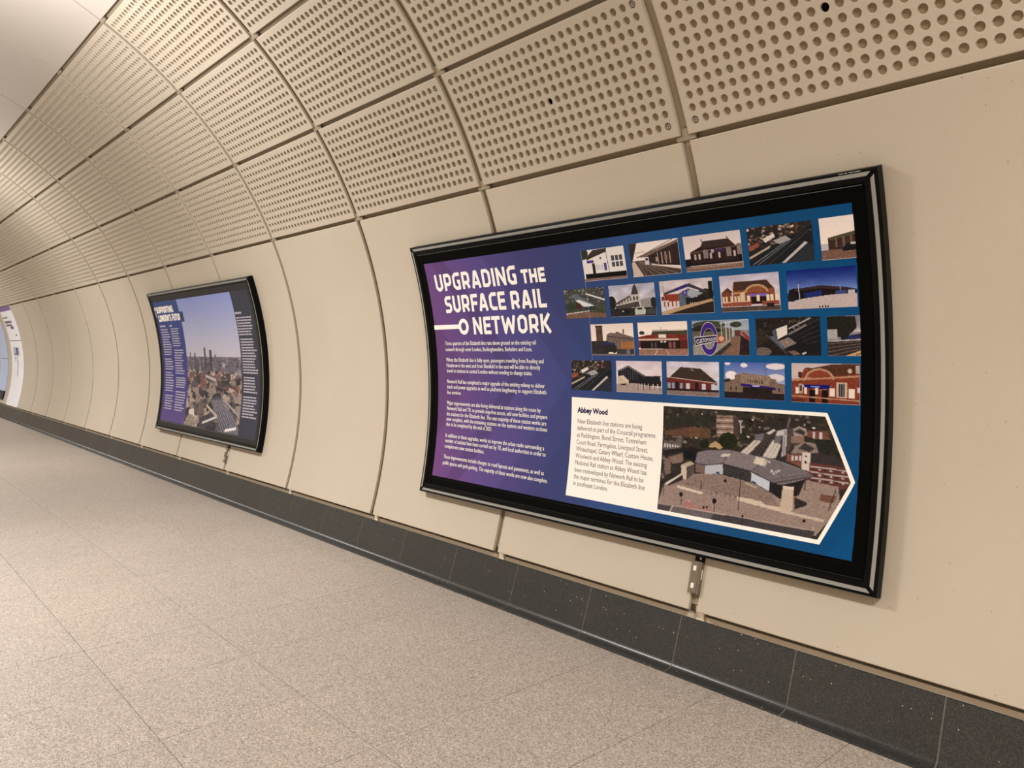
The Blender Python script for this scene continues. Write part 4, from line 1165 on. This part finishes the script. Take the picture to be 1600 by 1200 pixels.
# fan of strips so that the box follows the curve
ts = np.linspace(.32, -9.87, 15)
def xright(t):
    return np.interp(-t, [-.32, 4.82, 9.87], [-1.516, -1.388, -1.517])
for i in range(14):
    ib.add([cyl(-2.987, ts[i], .0519), cyl(-2.987, ts[i + 1], .0519), cyl(xright(ts[i + 1]), ts[i + 1], .0519), cyl(xright(ts[i]), ts[i], .0519)], [(0, 1, 2, 3)])
ib.build('information_box', M_WHITE, PR1)
mp = gritty(main_picture(), .70, 1100, 8, .008, .4)
def xr(v):
    t = .025 + (-9.53 - .025) * v
    return float(np.interp(-t, [-.025, 4.85, 9.53], [-1.5245, -1.4065, -1.527]))
o = raster('photograph', -2.3555, -1.4065, -9.53, .025, 0.0523, mp.im, PR1, xr, ink_photo)
o['label'] = 'aerial picture of a grey-roofed station, pointed right edge'
bent('box_heading', [text_poly('Abbey Wood', -2.941, -1.22, 0.040, width=.219, bold=0.0018)], 0.0523, M_NAVY, PR1)
AW = [("New Elizabeth line stations are being", -2.11, -2.487), ("delivered as part of the Crossrail programme", -2.81, -2.401), ("at Paddington, Bond Street, Tottenham", -3.53, -2.457), ("Court Road, Farringdon, Liverpool Street,", -4.26, -2.443), ("Whitechapel, Canary Wharf, Custom House,", -4.96, -2.406), ("Woolwich and Abbey Wood. The existing", -5.67, -2.444), ("National Rail station at Abbey Wood has", -6.36, -2.443), ("been redeveloped by Network Rail to be", -7.11, -2.458), ("the major terminus for the Elizabeth line", -7.80, -2.445), ("in southeast London.", -8.49, -2.689)]
bent('box_text', [text_poly(bd_, -2.941, tm - .22, 0.037, width=xe + 2.941) for bd_, tm, xe in AW], 0.0523, M_GREYTXT, PR1)
settle(P1)

# ---- far poster
X0, X1 = -10.062, -7.030
P2, F2 = poster_case('poster_case', X0, X1, 'curved black poster case showing a city skyline print, further along the tunnel wall', 'curved poster cases on the tunnel wall', plain('border_sheen', (40, 40, 41), 0.4, 0.15))  # black border greyed: its grazing reflection is put into the base colour
bx0, bx1 = X0 + .105, X1 - .105
nw, nh = 120, 90
U, V = np.meshgrid(np.linspace(0, 1, nw), np.linspace(0, 1, nh))
st = [(0, (60, 76, 112)), (.15, (58, 68, 112)), (.55, (66, 62, 112)), (.8, (78, 66, 114)), (1, (96, 70, 112))]
img = np.stack([np.interp(V, [s[0] for s in st], [s[1][c] for s in st]) for c in range(3)], -1)
img[U > .6] = (58, 57, 62)
PR2 = raster('poster_print', bx0, bx1, AT0 - .1, AT1 + .1, 0.0515, img, P2)
sk = skyline_picture()
o = raster('photograph', -9.115, -7.562, AT0 - .1, AT1 + .1, 0.0521, sk.im, PR2)
o['label'] = 'aerial picture of a city skyline under a pale sky'
bent('headline_tab', [([(-9.13, 11.3), (-9.01, 11.3), (-9.01, 13.5), (-9.13, 13.5)], [(0, 1, 2, 3)])], 0.0524, plain('tab_blue', (58, 66, 108), .5, .1), PR2)
h2 = stroke_word('SUPPORTING', -9.90, -9.30, 13.55, 14.98, .022) + stroke_word("LONDON'S FUTURE", -9.88, -9.05, 11.7, 13.12, .022)
h2.append(([(-9.945, 12.6), (-9.932, 12.6), (-9.932, 15.0), (-9.945, 15.0)], [(0, 1, 2, 3)]))
h2.append(([(-9.956 + .022 * math.cos(k * PI / 6) + .012, 14.55 + .42 * math.sin(k * PI / 6)) for k in range(12)], [tuple(range(12))]))
bent('headline', h2, 0.0526, M_WHITE, PR2)
def greek(x0_, x1_, tops, parent, mat, hh=.13, ragged=.25):
    rr = random.Random(int(abs(x0_) * 100))
    pol = []
    for t in tops:
        xe = x1_ - rr.uniform(0, ragged) * (x1_ - x0_)
        x = x0_
        while x < xe - .01:
            wl = min(rr.uniform(.025, .085), xe - x)
            pol.append(([(x, t - hh), (x + wl, t - hh), (x + wl, t + hh), (x, t + hh)], [(0, 1, 2, 3)]))
            x += wl + .007
    return bent('body_text', pol, 0.0524, mat, parent)
lines = lambda a, b_, n_: list(np.linspace(a, b_, n_))
M_GREEK = plain('print_pale', (178, 172, 184), .5, .1)
greek(-9.895, -9.70, [10.62], PR2, M_GREEK, .2, 0)
greek(-9.56, -9.465, [10.6], PR2, M_GREEK, .2, 0)
greek(-9.89, -9.585, lines(9.85, 4.25, 11), PR2, M_GREEK)
greek(-9.88, -9.57, lines(3.2, 1.0, 5), PR2, M_GREEK)
greek(-9.88, -9.57, lines(.15, -3.85, 8), PR2, M_GREEK)
greek(-9.865, -9.58, lines(-5.0, -7.9, 6), PR2, M_GREEK)
greek(-9.54, -9.25, lines(9.9, 6.2, 8), PR2, M_GREEK)
greek(-9.525, -9.21, lines(5.2, .15, 10), PR2, M_GREEK)
greek(-9.505, -9.18, lines(-.85, -2.85, 5), PR2, M_GREEK)
greek(-9.505, -9.17, lines(-3.95, -7.95, 8), PR2, M_GREEK)
greek(-7.55, -7.39, [12.07], PR2, M_GREEK, .2, 0)
greek(-7.545, -7.175, lines(11.2, 8.1, 7), PR2, M_GREEK)
greek(-7.53, -7.165, lines(7.2, 1.05, 13), PR2, M_GREEK)
greek(-7.515, -7.18, lines(.14, -2.5, 6), PR2, M_GREEK)
greek(-7.52, -7.165, lines(-3.45, -7.1, 8), PR2, M_GREEK)
settle(P2)

# ------------------------------------------------------------------ junction boxes in the joints under the posters
def junction(k, label):
    root = tag(empty('junction_box', cyl(ring_x(k), -14.8, 0)), label, 'box', 'cable boxes under the poster cases')
    x = ring_x(k)
    b_ = MB(); b_.cbox(x - .032, x + .022, -16.1, -13.35, -0.02, 0.020, 2)
    bx = b_.build('housing', M_BOXG, root)
    c = MB(); c.cbox(x - .028, x + .012, -16.05, -13.4, 0.020, 0.0225, 2)
    c.build('cover', M_BOXG, root)
    for t in (-13.75, -15.25):
        l_ = MB(); l_.cbox(x - .018, x - .002, t - .42, t, .0224, .0232, 1)
        l_.build('label', M_LABEL, root)
    l_ = MB(); l_.cbox(x + .0218, x + .0226, -14.85, -14.0, .002, .010, 1)
    l_.build('label', M_LABEL, root)
    g = MB(); g.cbox(x - .022, x + .024, -13.36, -12.80, -.02, .012, 1)
    g.build('cable_gland', M_BLACK, root)
    s = MB()
    s.add([cyl(x + .008 + .006 * math.cos(i * PI / 5), -13.08 + .11 * math.sin(i * PI / 5), .0128) for i in range(10)], [tuple(range(10))])
    s.build('screw', M_METAL, root)
    settle(root)
    return root
junction(1, 'small grey cable box with white labels in the joint under the near poster')
junction(5, 'small grey cable box in the joint under the skyline poster')

# ------------------------------------------------------------------ signs at the far end
xs0, xs1 = ring_x(14) + GAP / 2, ring_x(13) - GAP / 2
def sign(name, t0, t1, label, group):
    r = tag(empty(name, cyl((xs0 + xs1) / 2, t0, 0)), label, 'sign', group)
    b_ = MB(); b_.cbox(xs0, xs1, t0, t1, -.03, 0.0, 14)
    b_.build('board', M_SIGNW, r)
    return r
S1 = sign('wall_sign', 9.12, H[0] - HG / 2, 'upper white curved sign board with purple top band and dark lettering, far along the wall', 'white sign boards far along the wall')
b_ = MB(); b_.cbox(xs0, xs1, 21.2, H[0] - HG / 2, 0, .0012, 2); b_.build('top_band', M_SIGNP, S1)
def sbars(parent, rows):
    pol = []
    for xa_, xb_, t, hh in rows:
        x = xa_
        rr = random.Random(int(t * 10 + xa_ * 7))
        while x < xb_ - .02:
            wl = min(rr.uniform(.06, .16), xb_ - x)
            pol.append(([(x, t - hh), (x + wl, t - hh), (x + wl, t + hh), (x, t + hh)], [(0, 1, 2, 3)]))
            x += wl + .03
    o = bent('lettering', pol, 0.0015, M_SIGNT, parent)
    o['kind'] = 'stuff'
sbars(S1, [(-20.6, -20.05, 18.6, .25), (-20.55, -19.75, 16.7, .5), (-20.55, -19.85, 15.4, .4), (-20.1, -19.72, 14.3, .55), (-19.75, -19.6, 11.2, .3)])
S2 = sign('wall_sign', TH_BOT, 8.85, 'lower white curved sign board with grey picture, below the purple-banded one', 'white sign boards far along the wall')
pc = Pic(40, 40, 1, (176, 174, 178)); pc.ell(.6, .25, .16, .16, (52, 46, 62)); pc.rect(.45, .4, .75, .9, (84, 80, 92)); pc.rect(0, .7, .4, 1, (140, 138, 144))
raster('picture', -20.35, -19.7, 3.0, 6.4, 0.0012, pc.noise(4).im, S2)
sbars(S2, [(-20.0, -19.9, 2.3 - i * .62, .17) for i in range(13)] + [(-20.25, -20.1, 2.3 - i * .6, .17) for i in range(3)])
settle(S1); settle(S2)

xb0, xb1 = -22.05, -21.13
B = tag(empty('information_board', cyl((xb0 + xb1) / 2, -16.0, 0)), 'pale blue curved board on a navy base, at the far end beyond the white signs', 'board')
for t0, t1 in ((1.75, 18.2), (-12.2, 1.5)):
    b_ = MB(); b_.cbox(xb0, xb1, t0, t1, 0.002, .03, 12); b_.build('panel', M_BLUE, B)
b_ = MB(); b_.cbox(xb0, xb1, -15.9, -12.3, 0.002, .034, 4); b_.build('base_panel', M_DKBLUE, B)
settle(B)
